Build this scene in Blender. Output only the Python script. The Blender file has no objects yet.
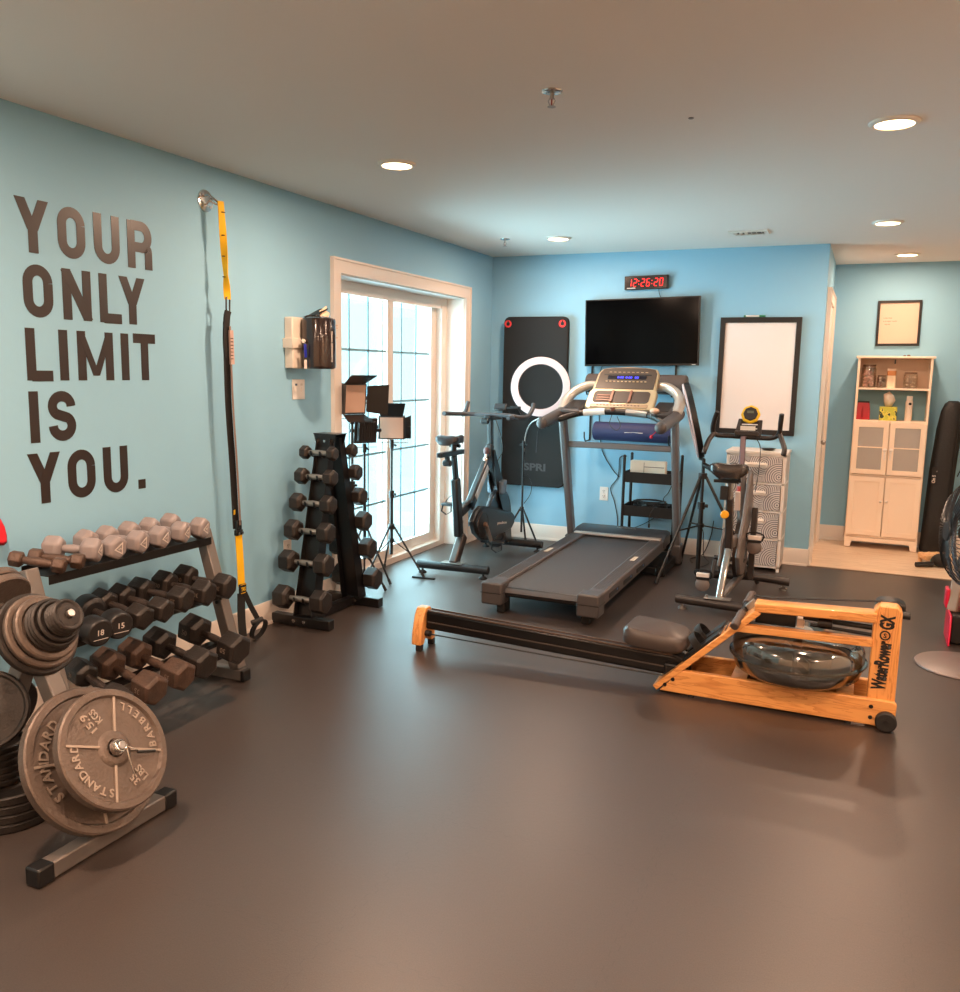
import bpy, math, random
from mathutils import Vector, Matrix, Quaternion
PI = math.pi
random.seed(7)
scene = bpy.context.scene
COL = scene.collection

# ---------------------------------------------------------------- materials
def lin(c):
    out = []
    for v in c:
        v = v / 255.0
        out.append(v / 12.92 if v <= 0.04045 else ((v + 0.055) / 1.055) ** 2.4)
    return tuple(out)

def mat(name, rgb, rough=0.5, metal=0.0, spec=0.5, bump=0.0, bscale=60.0, var=0.0, vscale=8.0,
        coat=0.0, emit=None, estr=0.0, aniso=None):
    m = bpy.data.materials.new(name); m.use_nodes = True
    nt = m.node_tree; b = nt.nodes['Principled BSDF']
    col = lin(rgb)
    b.inputs['Base Color'].default_value = (*col, 1)
    b.inputs['Roughness'].default_value = rough
    b.inputs['Metallic'].default_value = metal
    b.inputs['Specular IOR Level'].default_value = spec
    b.inputs['Coat Weight'].default_value = coat
    if emit:
        b.inputs['Emission Color'].default_value = (*lin(emit), 1)
        b.inputs['Emission Strength'].default_value = estr
    if bump or var:
        tc = nt.nodes.new('ShaderNodeTexCoord')
    if var:
        n = nt.nodes.new('ShaderNodeTexNoise'); n.inputs['Scale'].default_value = vscale
        n.inputs['Detail'].default_value = 5
        nt.links.new(tc.outputs['Object'], n.inputs['Vector'])
        r = nt.nodes.new('ShaderNodeMapRange')
        r.inputs['From Min'].default_value = 0.3; r.inputs['From Max'].default_value = 0.7
        r.inputs['To Min'].default_value = 1 - var; r.inputs['To Max'].default_value = 1 + var
        nt.links.new(n.outputs['Fac'], r.inputs['Value'])
        x = nt.nodes.new('ShaderNodeVectorMath'); x.operation = 'SCALE'
        x.inputs[0].default_value = col
        nt.links.new(r.outputs['Result'], x.inputs['Scale'])
        nt.links.new(x.outputs['Vector'], b.inputs['Base Color'])
    if bump:
        n2 = nt.nodes.new('ShaderNodeTexNoise'); n2.inputs['Scale'].default_value = bscale
        n2.inputs['Detail'].default_value = 4
        nt.links.new(tc.outputs['Object'], n2.inputs['Vector'])
        bp = nt.nodes.new('ShaderNodeBump'); bp.inputs['Strength'].default_value = bump
        bp.inputs['Distance'].default_value = 0.01
        nt.links.new(n2.outputs['Fac'], bp.inputs['Height'])
        nt.links.new(bp.outputs['Normal'], b.inputs['Normal'])
    return m

def wood_mat(name, a, b_, axis=0, rough=0.4, scale=1.0, coat=0.2):
    m = bpy.data.materials.new(name); m.use_nodes = True
    nt = m.node_tree; b = nt.nodes['Principled BSDF']
    tc = nt.nodes.new('ShaderNodeTexCoord'); mp = nt.nodes.new('ShaderNodeMapping')
    s = [22 * scale] * 3; s[axis] = 2.2 * scale
    mp.inputs['Scale'].default_value = s
    nt.links.new(tc.outputs['Object'], mp.inputs['Vector'])
    n = nt.nodes.new('ShaderNodeTexNoise'); n.inputs['Scale'].default_value = 1.0
    n.inputs['Detail'].default_value = 6; n.inputs['Distortion'].default_value = 0.6
    nt.links.new(mp.outputs['Vector'], n.inputs['Vector'])
    mu = nt.nodes.new('ShaderNodeMath'); mu.operation = 'MULTIPLY'; mu.inputs[1].default_value = 7.0
    nt.links.new(n.outputs['Fac'], mu.inputs[0])
    fr = nt.nodes.new('ShaderNodeMath'); fr.operation = 'FRACT'
    nt.links.new(mu.outputs[0], fr.inputs[0])
    cr = nt.nodes.new('ShaderNodeValToRGB')
    e = cr.color_ramp.elements
    e[0].position = 0.0; e[0].color = (*lin(b_), 1)
    e[1].position = 0.45; e[1].color = (*lin(a), 1)
    k = e.new(0.9); k.color = (*lin(a), 1)
    nt.links.new(fr.outputs[0], cr.inputs['Fac'])
    nt.links.new(cr.outputs['Color'], b.inputs['Base Color'])
    b.inputs['Roughness'].default_value = rough
    b.inputs['Coat Weight'].default_value = coat
    return m

def glassy(name, tint=(1, 1, 1), alpha=0.08, rough=0.03):
    """thin clear sheet: mostly see-through with a glossy surface"""
    m = bpy.data.materials.new(name); m.use_nodes = True
    nt = m.node_tree; out = nt.nodes['Material Output']
    nt.nodes.remove(nt.nodes['Principled BSDF'])
    t = nt.nodes.new('ShaderNodeBsdfTransparent'); t.inputs['Color'].default_value = (*tint, 1)
    g = nt.nodes.new('ShaderNodeBsdfGlossy'); g.inputs['Roughness'].default_value = rough
    lw = nt.nodes.new('ShaderNodeLayerWeight'); lw.inputs['Blend'].default_value = 0.25
    ma = nt.nodes.new('ShaderNodeMath'); ma.operation = 'MULTIPLY_ADD'
    ma.inputs[1].default_value = 0.5; ma.inputs[2].default_value = alpha
    ma.use_clamp = True
    nt.links.new(lw.outputs['Facing'], ma.inputs[0])
    mx = nt.nodes.new('ShaderNodeMixShader')
    nt.links.new(ma.outputs[0], mx.inputs['Fac'])
    nt.links.new(t.outputs[0], mx.inputs[1]); nt.links.new(g.outputs[0], mx.inputs[2])
    nt.links.new(mx.outputs[0], out.inputs['Surface'])
    return m

# ---------------------------------------------------------------- mesh builder
def frame_of(d):
    d = Vector(d).normalized()
    a = Vector((0, 0, 1)) if abs(d.z) < 0.9 else Vector((1, 0, 0))
    u = d.cross(a).normalized(); v = d.cross(u).normalized()
    return u, v, d

class MB:
    def __init__(s):
        s.v = []; s.f = []; s.mi = []; s.m = 0
    def _add(s, vs, fs):
        o = len(s.v); s.v += [Vector(p) for p in vs]
        for f in fs:
            s.f.append([i + o for i in f]); s.mi.append(s.m)
        return s
    def box(s, c, d, R=None):
        hx, hy, hz = d[0] / 2, d[1] / 2, d[2] / 2
        vs = [Vector((x * hx, y * hy, z * hz)) for x in (-1, 1) for y in (-1, 1) for z in (-1, 1)]
        if R is not None: vs = [R @ p for p in vs]
        vs = [p + Vector(c) for p in vs]
        return s._add(vs, [(0, 1, 3, 2), (4, 6, 7, 5), (0, 4, 5, 1), (2, 3, 7, 6), (0, 2, 6, 4), (1, 5, 7, 3)])
    def bar(s, p0, p1, w, h, up=(0, 0, 1)):
        """rectangular bar between two points, w across, h along up"""
        p0, p1 = Vector(p0), Vector(p1); d = (p1 - p0).normalized()
        up = Vector(up); side = d.cross(up).normalized(); u2 = side.cross(d).normalized()
        vs = []
        for p in (p0, p1):
            for a, b in ((-1, -1), (1, -1), (1, 1), (-1, 1)):
                vs.append(p + side * a * w / 2 + u2 * b * h / 2)
        return s._add(vs, [(0, 3, 2, 1), (4, 5, 6, 7), (0, 1, 5, 4), (1, 2, 6, 5), (2, 3, 7, 6), (3, 0, 4, 7)])
    def cyl(s, p0, p1, r0, r1=None, n=16, cap=True, phase=0.0):
        r1 = r0 if r1 is None else r1
        p0, p1 = Vector(p0), Vector(p1); u, v, d = frame_of(p1 - p0)
        vs = []
        for p, r in ((p0, r0), (p1, r1)):
            for i in range(n):
                t = 2 * PI * i / n + phase
                vs.append(p + u * math.cos(t) * r + v * math.sin(t) * r)
        fs = [(i, (i + 1) % n, n + (i + 1) % n, n + i) for i in range(n)]
        if cap: fs += [tuple(range(n))[::-1], tuple(range(n, 2 * n))]
        return s._add(vs, fs)
    def tube(s, pts, r, n=8, closed=False, flat=None, cap=True):
        """round (or flat=(w,h,up)) tube along points"""
        pts = [Vector(p) for p in pts]; N = len(pts)
        rs = r if isinstance(r, (list, tuple)) else [r] * N
        tang = []
        for i in range(N):
            if closed: t = pts[(i + 1) % N] - pts[i - 1]
            else: t = pts[min(i + 1, N - 1)] - pts[max(i - 1, 0)]
            tang.append(t.normalized())
        u, v, _ = frame_of(tang[0]); vs = []
        for i in range(N):
            if i:
                q = tang[i - 1].rotation_difference(tang[i]); u = q @ u
                u = (u - tang[i] * u.dot(tang[i])).normalized()
            v = tang[i].cross(u)
            for k in range(n):
                a = 2 * PI * k / n
                vs.append(pts[i] + (u * math.cos(a) + v * math.sin(a)) * rs[i])
        fs = []
        for i in range(N if closed else N - 1):
            j = (i + 1) % N
            for k in range(n):
                k2 = (k + 1) % n
                fs.append((i * n + k, i * n + k2, j * n + k2, j * n + k))
        if not closed and cap:
            fs += [tuple(range(n))[::-1], tuple(range((N - 1) * n, N * n))]
        return s._add(vs, fs)
    def ribbon(s, pts, w, th, wdir, closed=False):
        """flat strap: wdir = width direction(s)"""
        pts = [Vector(p) for p in pts]; N = len(pts)
        wd = wdir if isinstance(wdir, list) else [Vector(wdir)] * N
        vs = []
        for i in range(N):
            if closed: t = pts[(i + 1) % N] - pts[i - 1]
            else: t = pts[min(i + 1, N - 1)] - pts[max(i - 1, 0)]
            t.normalize(); a = Vector(wd[i]); a = (a - t * a.dot(t)).normalized(); b = t.cross(a)
            for x, y in ((-1, -1), (1, -1), (1, 1), (-1, 1)):
                vs.append(pts[i] + a * x * w / 2 + b * y * th / 2)
        fs = []
        for i in range(N if closed else N - 1):
            j = (i + 1) % N
            for k in range(4):
                k2 = (k + 1) % 4
                fs.append((i * 4 + k, i * 4 + k2, j * 4 + k2, j * 4 + k))
        if not closed: fs += [(3, 2, 1, 0), tuple(range((N - 1) * 4, N * 4))]
        return s._add(vs, fs)
    def lathe(s, prof, o=(0, 0, 0), d=(0, 0, 1), n=32):
        """prof: list of (radius, height) along d, starting and ending where you like"""
        u, v, w = frame_of(d); o = Vector(o); vs = []; idx = []
        for r, h in prof:
            if r < 1e-6:
                idx.append([len(vs)]); vs.append(o + w * h)
            else:
                idx.append(list(range(len(vs), len(vs) + n)))
                for i in range(n):
                    t = 2 * PI * i / n
                    vs.append(o + w * h + (u * math.cos(t) + v * math.sin(t)) * r)
        fs = []
        for A, B in zip(idx[:-1], idx[1:]):
            if len(A) == 1 and len(B) == 1: continue
            for i in range(n):
                j = (i + 1) % n
                if len(A) == 1: fs.append((A[0], B[j], B[i]))
                elif len(B) == 1: fs.append((A[i], A[j], B[0]))
                else: fs.append((A[i], A[j], B[j], B[i]))
        return s._add(vs, fs)
    def prism(s, poly, o, U, V, depth):
        """polygon (u,v) extruded by depth along U x V"""
        U, V, o = Vector(U).normalized(), Vector(V).normalized(), Vector(o); W = U.cross(V)
        n = len(poly)
        vs = [o + U * a + V * b for a, b in poly] + [o + U * a + V * b + W * depth for a, b in poly]
        fs = [tuple(range(n))[::-1], tuple(range(n, 2 * n))]
        fs += [(i, (i + 1) % n, n + (i + 1) % n, n + i) for i in range(n)]
        return s._add(vs, fs)
    def ring_prism(s, outer, inner, o, U, V, depth):
        U, V, o = Vector(U).normalized(), Vector(V).normalized(), Vector(o); W = U.cross(V); n = len(outer)
        vs = []
        for dd in (0, depth):
            for poly in (outer, inner):
                vs += [o + U * a + V * b + W * dd for a, b in poly]
        fs = []
        for i in range(n):
            j = (i + 1) % n
            fs += [(i, n + i, n + j, j), (2 * n + i, 2 * n + j, 3 * n + j, 3 * n + i),
                   (i, j, 2 * n + j, 2 * n + i), (n + i, 3 * n + i, 3 * n + j, n + j)]
        return s._add(vs, fs)
    def ball(s, c, r, n=12):
        rr = r if isinstance(r, (tuple, list)) else (r, r, r)
        c = Vector(c); vs = [c + Vector((0, 0, rr[2]))]; m = n // 2
        for i in range(1, m):
            a = PI * i / m
            for k in range(n):
                t = 2 * PI * k / n
                vs.append(c + Vector((math.sin(a) * math.cos(t) * rr[0], math.sin(a) * math.sin(t) * rr[1], math.cos(a) * rr[2])))
        vs.append(c - Vector((0, 0, rr[2]))); L = len(vs) - 1
        fs = [(0, 1 + k, 1 + (k + 1) % n) for k in range(n)]
        for i in range(m - 2):
            for k in range(n):
                k2 = (k + 1) % n
                fs.append((1 + i * n + k, 1 + (i + 1) * n + k, 1 + (i + 1) * n + k2, 1 + i * n + k2))
        b = 1 + (m - 2) * n
        fs += [(b + k, L, b + (k + 1) % n) for k in range(n)]
        return s._add(vs, fs)
    def text(s, txt, o, U, V, h, depth=0.002, bold=0.0, width=None, center=False):
        """letters laid along U with height h along V, raised by depth"""
        cu = bpy.data.curves.new('tmp', 'FONT'); cu.body = txt; cu.size = 1.0; cu.offset = bold
        cu.resolution_u = 3
        ob = bpy.data.objects.new('tmp', cu); COL.objects.link(ob)
        dg = bpy.context.evaluated_depsgraph_get(); ev = ob.evaluated_get(dg); me = ev.to_mesh()
        pts = [(p.co.x, p.co.y) for p in me.vertices]; polys = [tuple(p.vertices) for p in me.polygons]
        edges = {}
        for p in polys:
            for i in range(len(p)):
                a, b = p[i], p[(i + 1) % len(p)]
                edges[(a, b)] = edges.get((a, b), 0) + 1
        ev.to_mesh_clear(); bpy.data.objects.remove(ob); bpy.data.curves.remove(cu)
        if not pts: return s
        x0 = min(p[0] for p in pts); x1 = max(p[0] for p in pts); y0 = 0.0; y1 = 0.73
        k = h / (y1 - y0); kx = k if width is None else width / (x1 - x0)
        U, V, o = Vector(U).normalized(), Vector(V).normalized(), Vector(o); W = U.cross(V); n = len(pts)
        ox = -(x1 - x0) * kx / 2 if center else 0
        base = [o + U * ((a - x0) * kx + ox) + V * (b * k) for a, b in pts]
        vs = [p + W * depth for p in base] + base
        fs = list(polys)
        for (a, b) in edges:
            if (b, a) not in edges: fs.append((a, n + a, n + b, b))
        return s._add(vs, fs)
    def xf(s, M, start=0):
        for i in range(start, len(s.v)): s.v[i] = M @ s.v[i]
        return s
    def build(s, name, mats, parent=None, bevel=0.0, seg=2, ang=35, label=None, sub=0):
        me = bpy.data.meshes.new(name)
        me.from_pydata([tuple(p) for p in s.v], [], s.f)
        mats = mats if isinstance(mats, (list, tuple)) else [mats]
        for m in mats: me.materials.append(m)
        for p, i in zip(me.polygons, s.mi): p.material_index = i; p.use_smooth = True
        me.update()
        me.set_sharp_from_angle(angle=math.radians(ang))
        ob = bpy.data.objects.new(name, me); COL.objects.link(ob)
        if bevel:
            b = ob.modifiers.new('bevel', 'BEVEL'); b.width = bevel; b.segments = seg
            b.limit_method = 'ANGLE'; b.angle_limit = math.radians(ang)
            b.use_clamp_overlap = True; b.harden_normals = False
        if sub:
            b = ob.modifiers.new('sub', 'SUBSURF'); b.levels = sub; b.render_levels = sub
        if parent: ob.parent = parent
        if label: ob['label'] = label
        return ob

def thing(name, label, cat, loc=(0, 0, 0), rz=0.0, group=None, R=None):
    o = bpy.data.objects.new(name, None); COL.objects.link(o)
    o.empty_display_size = 0.1
    o.location = loc
    if R is not None: o.rotation_euler = R.to_euler()
    else: o.rotation_euler = (0, 0, rz)
    o['label'] = label; o['category'] = cat
    if group: o['group'] = group
    return o

def tag(o, label, cat, group=None, kind=None):
    o['label'] = label; o['category'] = cat
    if group: o['group'] = group
    if kind: o['kind'] = kind
    return o

def struct(o, label=None):
    o['kind'] = 'structure'
    if label: o['label'] = label
    return o

def copy_tree(o, parent=None):
    c = o.copy(); COL.objects.link(c)
    if parent: c.parent = parent
    for ch in list(o.children):
        copy_tree(ch, c)
    return c

def circ(r, n=32, cx=0, cy=0):
    return [(cx + r * math.cos(2 * PI * i / n), cy + r * math.sin(2 * PI * i / n)) for i in range(n)]

def rrect(w, h, r, n=4, cx=0, cy=0):
    pts = []
    for sx, sy, a0 in ((1, 1, 0), (-1, 1, 90), (-1, -1, 180), (1, -1, 270)):
        for i in range(n + 1):
            a = math.radians(a0 + 90 * i / n)
            pts.append((cx + sx * (w / 2 - r) + r * math.cos(a), cy + sy * (h / 2 - r) + r * math.sin(a)))
    return pts

def bez(pts, n=8):
    """Catmull-Rom through points"""
    P = [Vector(p) for p in pts]; P = [P[0] * 2 - P[1]] + P + [P[-1] * 2 - P[-2]]; out = []
    for i in range(1, len(P) - 2):
        for k in range(n):
            t = k / n; a, b, c, d = P[i - 1], P[i], P[i + 1], P[i + 2]
            out.append(0.5 * ((2 * b) + (c - a) * t + (2 * a - 5 * b + 4 * c - d) * t * t + (3 * b - a - 3 * c + d) * t ** 3))
    out.append(P[-2]); return out

# shared materials
white_paint = mat('white paint', (232, 228, 220), 0.45)
black_metal = mat('black powder coat', (12, 11, 12), 0.38, bump=0.05, bscale=300)
black_plastic = mat('black plastic', (13, 12, 13), 0.42)
black_rubber = mat('black rubber', (24, 22, 21), 0.62, bump=0.08, bscale=200)
dark_fabric = mat('black woven fabric', (28, 26, 26), 0.85, bump=0.2, bscale=400)
grey_metal = mat('grey painted steel', (118, 112, 108), 0.36, metal=0.35)
chrome = mat('chrome', (205, 203, 200), 0.18, metal=1.0)
steel = mat('brushed steel', (168, 165, 162), 0.32, metal=0.9)
white_plastic = mat('white plastic', (228, 224, 218), 0.4)
# ================================================================ room shell
# x runs right from the left wall, y away from the camera (back wall at 0), z up
W_R, Y_F, H, ALC = 5.5, -9.0, 2.44, 1.30
XC = 2.72                                   # corner where the alcove opens

wall_blue = mat('blue wall paint', (140, 189, 215), 0.6, spec=0.3, bump=0.06, bscale=160)
ceil_m = mat('ceiling paint', (236, 230, 224), 0.8, spec=0.2, bump=0.05, bscale=90)
cream_wall = mat('cream wall paint', (240, 220, 196), 0.6)
trim_m = mat('trim paint', (220, 210, 200), 0.4)
reveal_m = mat('reveal paint', (232, 232, 228), 0.5)

def floor_material():
    m = bpy.data.materials.new('black rubber gym floor'); m.use_nodes = True
    nt = m.node_tree; b = nt.nodes['Principled BSDF']; L = nt.links.new
    tc = nt.nodes.new('ShaderNodeTexCoord'); sp = nt.nodes.new('ShaderNodeSeparateXYZ')
    L(tc.outputs['Object'], sp.inputs[0])
    def math_(op, a, b_=None, c=None):
        n = nt.nodes.new('ShaderNodeMath'); n.operation = op
        for i, v in enumerate((a, b_, c)):
            if v is None: continue
            if isinstance(v, (int, float)): n.inputs[i].default_value = v
            else: L(v, n.inputs[i])
        return n.outputs[0]
    def seam(main, cross, off):
        # wavy interlocking joint: distance from a square-ish wave around each tile edge
        T = 0.685
        w = math_('SINE', math_('MULTIPLY', cross, 2 * PI / 0.06))
        w = math_('MULTIPLY', math_('MAXIMUM', math_('MINIMUM', math_('MULTIPLY', w, 2.2), 1.0), -1.0), 0.009)
        p = math_('ADD', math_('ADD', main, w), off)
        f = math_('FRACT', math_('DIVIDE', p, T))
        d = math_('ABSOLUTE', math_('SUBTRACT', f, 0.5))
        d = math_('SUBTRACT', 0.5, d)           # 0 on the joint
        return math_('LESS_THAN', d, 0.0024)
    s1 = seam(sp.outputs['X'], sp.outputs['Y'], -1.2 + 0.685 * 10)
    s2 = seam(sp.outputs['Y'], sp.outputs['X'], 4.675 + 0.685 * 20)
    sm = math_('MAXIMUM', s1, s2)
    n1 = nt.nodes.new('ShaderNodeTexNoise'); n1.inputs['Scale'].default_value = 260; n1.inputs['Detail'].default_value = 3
    L(tc.outputs['Object'], n1.inputs['Vector'])
    n2 = nt.nodes.new('ShaderNodeTexNoise'); n2.inputs['Scale'].default_value = 1.3; n2.inputs['Detail'].default_value = 4
    L(tc.outputs['Object'], n2.inputs['Vector'])
    n3 = nt.nodes.new('ShaderNodeTexNoise'); n3.inputs['Scale'].default_value = 60; n3.inputs['Detail'].default_value = 4
    L(tc.outputs['Object'], n3.inputs['Vector'])
    v = math_('MULTIPLY_ADD', n1.outputs['Fac'], 1.2, 0.4)
    v = math_('MULTIPLY', v, math_('MULTIPLY_ADD', n2.outputs['Fac'], 0.3, 0.85))
    v = math_('MULTIPLY', v, math_('MULTIPLY_ADD', sm, -0.25, 1.0))
    sc = nt.nodes.new('ShaderNodeVectorMath'); sc.operation = 'SCALE'
    sc.inputs[0].default_value = lin((58, 50, 46)); L(v, sc.inputs['Scale'])
    L(sc.outputs['Vector'], b.inputs['Base Color'])
    L(math_('MULTIPLY_ADD', n2.outputs['Fac'], 0.14, 0.33), b.inputs['Roughness'])
    b.inputs['Specular IOR Level'].default_value = 0.8
    h = math_('ADD', math_('MULTIPLY', n1.outputs['Fac'], 0.5), math_('MULTIPLY', n3.outputs['Fac'], 0.5))
    h = math_('SUBTRACT', h, math_('MULTIPLY', sm, 0.4))
    bp = nt.nodes.new('ShaderNodeBump'); bp.inputs['Strength'].default_value = 0.16; bp.inputs['Distance'].default_value = 0.004
    L(h, bp.inputs['Height']); L(bp.outputs['Normal'], b.inputs['Normal'])
    return m
floor_m = floor_material()
oak_floor = wood_mat('pale laminate boards', (226, 200, 172), (206, 176, 146), axis=0, rough=0.45, scale=0.5)

DY0, DY1, DZ = -2.41, -0.575, 2.045         # patio door opening
b = MB(); b.box((W_R / 2, Y_F / 2, -0.05), (W_R, -Y_F, 0.1)); b.box((-0.085, (DY0 + DY1) / 2, -0.05), (0.17, DY1 - DY0, 0.1))
struct(b.build('floor', floor_m), 'black rubber gym matting with jigsaw joints')
b = MB(); b.box(((XC + W_R) / 2, ALC / 2 + 0.0, -0.052), (W_R - XC, ALC, 0.1))
struct(b.build('floor_2', oak_floor), 'pale laminate floor of the alcove')
b = MB(); b.box(((XC - 0.1 + W_R) / 2 - 1.36, (Y_F + ALC) / 2, H + 0.05), (W_R + 0.6, ALC - Y_F + 0.4, 0.1))
struct(b.build('ceiling', ceil_m))
b = MB(); T = 0.26
b.box((-T / 2, (Y_F + DY0) / 2, H / 2), (T, DY0 - Y_F, H))
b.box((-T / 2, DY1 / 2 + 0.05, H / 2), (T, -DY1 + 0.1, H))
b.box((-T / 2, (DY0 + DY1) / 2, (H + DZ) / 2), (T, DY1 - DY0, H - DZ))
struct(b.build('wall_left', wall_blue))
b = MB(); b.box((XC / 2, 0.06, H / 2), (XC, 0.12, H))
struct(b.build('wall_back', wall_blue))
b = MB(); b.box((XC - 0.06, 0.12 + (ALC - 0.12) / 2, H / 2), (0.12, ALC - 0.12, H))
struct(b.build('wall_alcove_side', wall_blue))
b = MB(); b.box(((XC - 0.12 + W_R) / 2, ALC + 0.06, H / 2), (W_R - XC + 0.12, 0.12, H))
struct(b.build('wall_alcove_back', wall_blue))
b = MB(); b.box((W_R + 0.06, (Y_F + ALC) / 2, H / 2), (0.12, ALC - Y_F, H))
struct(b.build('wall_right', cream_wall))
b = MB(); b.box((W_R / 2, Y_F - 0.06, H / 2), (W_R, 0.12, H))
struct(b.build('wall_front', cream_wall))

def baseboard(name, p0, p1, nrm):
    """p0,p1 along the wall foot, nrm points into the room"""
    p0, p1, n = Vector(p0), Vector(p1), Vector(nrm); b = MB()
    prof = [(0, 0), (0.022, 0), (0.022, 0.012), (0.016, 0.02), (0.014, 0.115), (0.008, 0.13), (0, 0.132)]
    d = (p1 - p0).normalized()
    vs = [p0 + n * a + Vector((0, 0, z)) for a, z in prof] + [p1 + n * a + Vector((0, 0, z)) for a, z in prof]
    k = len(prof); b._add(vs, [tuple(range(k)), tuple(range(k, 2 * k))[::-1]] + [(i, k + i, k + (i + 1) % k, (i + 1) % k) for i in range(k)])
    return struct(b.build(name, trim_m))
baseboard('baseboard_left', (0, Y_F, 0), (0, -2.502, 0), (1, 0, 0))
baseboard('baseboard_left', (0, -0.483, 0), (0, 0, 0), (1, 0, 0))
baseboard('baseboard_back', (0, 0, 0), (XC, 0, 0), (0, -1, 0))
baseboard('baseboard_alcove', (XC, ALC, 0), (W_R, ALC, 0), (0, -1, 0))
baseboard('baseboard_alcove', (XC, 0.0, 0), (XC, 0.14, 0), (1, 0, 0))
baseboard('baseboard_right', (W_R, Y_F, 0), (W_R, ALC, 0), (-1, 0, 0))

# aluminium-look strip where rubber meets laminate
b = MB(); b.box(((XC + W_R) / 2, 0.0, 0.001), (W_R - XC, 0.03, 0.006))
struct(b.build('trim_3', mat('threshold strip', (120, 96, 74), 0.5)))

# ---- casing round the patio door
def casing(name, x, y0, y1, z1, w=0.092, t=0.02, nx=1):
    b = MB(); Wd = y1 - y0 + 2 * w
    def board(q, x0, dep):
        # q in (y,z), counter-clockwise seen from +x
        b.prism([(a, z) for a, z in q], (x0, y0 - w, 0), (0, 1, 0), (0, 0, 1), dep)
    for q in ([(0, 0), (w, 0), (w, z1), (0, z1 + w)], [(Wd - w, 0), (Wd, 0), (Wd, z1 + w), (Wd - w, z1)], [(0, z1 + w), (w, z1), (Wd - w, z1), (Wd, z1 + w)]):
        board(q, x, t)
    e = 0.014
    for q in ([(0, 0), (e, 0), (e, z1 + w - e), (0, z1 + w)], [(Wd - e, 0), (Wd, 0), (Wd, z1 + w), (Wd - e, z1 + w - e)], [(0, z1 + w), (e, z1 + w - e), (Wd - e, z1 + w - e), (Wd, z1 + w)]):
        board(q, x + t, t * .35)
    return struct(b.build(name, trim_m))
casing('trim_1', 0.0, DY0, DY1, DZ)

# ---- reveal lining
b = MB()
b.box((-0.085, DY0 + 0.004, DZ / 2), (0.17, 0.008, DZ)); b.box((-0.085, DY1 - 0.004, DZ / 2), (0.17, 0.008, DZ))
b.box((-0.085, (DY0 + DY1) / 2, DZ - 0.004), (0.17, DY1 - DY0, 0.008))
struct(b.build('trim_2', reveal_m), 'white painted lining of the patio door recess')

# ---- sliding patio door
vinyl = mat('door vinyl', (222, 212, 202), 0.4)
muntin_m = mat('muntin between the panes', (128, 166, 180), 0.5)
pane_m = glassy('door glass', (0.97, 1.0, 1.0), 0.04)
door = thing('door_1', 'white sliding patio door with gridded glass panes', 'door', (-0.2, (DY0 + DY1) / 2, 0))
del door['category']; door['kind'] = 'structure'
hw = (DY1 - DY0) / 2
b = MB()
fw = 0.075
b.box((0, -hw + 0.03, DZ / 2), (0.1, 0.06, DZ)); b.box((0, hw - 0.05, DZ / 2), (0.1, 0.1, DZ))
b.box((0, -.02, DZ - 0.03), (0.098, 2 * hw - .16, 0.06)); b.box((0, -.02, 0.022), (0.104, 2 * hw - .16, 0.044))
b.box((0.043, -.02, DZ - 0.075), (0.010, 2 * hw - 0.17, 0.034))
b.build('door_frame', vinyl, door)
def panel(x, y0, y1, cols, handle):
    """one glazed leaf; y0..y1 outer edges in local y"""
    st, top, bot = 0.085, 0.10, 0.115
    z0, z1 = 0.045, DZ - 0.05
    b = MB()
    b.box((x, y0 + st / 2, (z0 + z1) / 2), (0.036, st, z1 - z0)); b.box((x, y1 - st / 2, (z0 + z1) / 2), (0.036, st, z1 - z0))
    b.box((x, (y0 + y1) / 2, z1 - (top - .06) / 2), (0.034, y1 - y0 - 2 * st, top - .06)); b.box((x, (y0 + y1) / 2, z0 + (bot - .04) / 2), (0.034, y1 - y0 - 2 * st, bot - .04))
    p = b.build('door_panel', vinyl, door)
    g = MB(); g.box((x, (y0 + y1) / 2, (z0 + z1) / 2), (0.006, y1 - y0 - 2 * st + .02, z1 - z0 - .14))
    g.build('glass_pane', pane_m, p)
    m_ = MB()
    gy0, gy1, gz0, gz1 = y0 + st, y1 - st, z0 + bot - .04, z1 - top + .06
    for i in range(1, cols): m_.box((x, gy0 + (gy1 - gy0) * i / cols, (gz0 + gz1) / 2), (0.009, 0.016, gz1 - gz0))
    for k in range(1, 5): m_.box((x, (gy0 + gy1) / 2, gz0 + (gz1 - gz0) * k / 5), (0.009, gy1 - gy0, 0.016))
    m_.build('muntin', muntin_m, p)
    return p
panel(-0.022, -0.045, hw - 0.10, 3, False)
panel(0.022, -hw + 0.06, 0.045, 3, True)
b = MB(); b.box((0.05, -hw + 0.10, 1.0), (0.02, 0.03, 0.22)); b.box((0.075, -hw + 0.10, 1.0), (0.014, 0.022, 0.16))
b.build('door_handle', white_plastic, door, bevel=0.004)

# ---- door in the alcove's side wall: casing, slab and knob
casing('trim_4', XC, 0.23, 1.06, 2.05, w=0.09, t=0.022)
d2 = thing('door_2', 'white panelled door in the alcove side wall', 'door', (XC, 0.645, 0)); del d2['category']; d2['kind'] = 'structure'
b = MB(); b.box((0.004, 0, 1.025), (0.008, 0.83, 2.05))
for z in (0.55, 1.5): b.box((0.01, 0, z), (0.006, 0.55, 0.7))
b.build('door_panel', trim_m, d2, bevel=0.002)
b = MB(); b.cyl((0.008, -0.36, 0.95), (0.03, -0.36, 0.95), 0.012); b.ball((0.042, -0.36, 0.95), 0.02)
b.build('door_knob', steel, d2)

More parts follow.
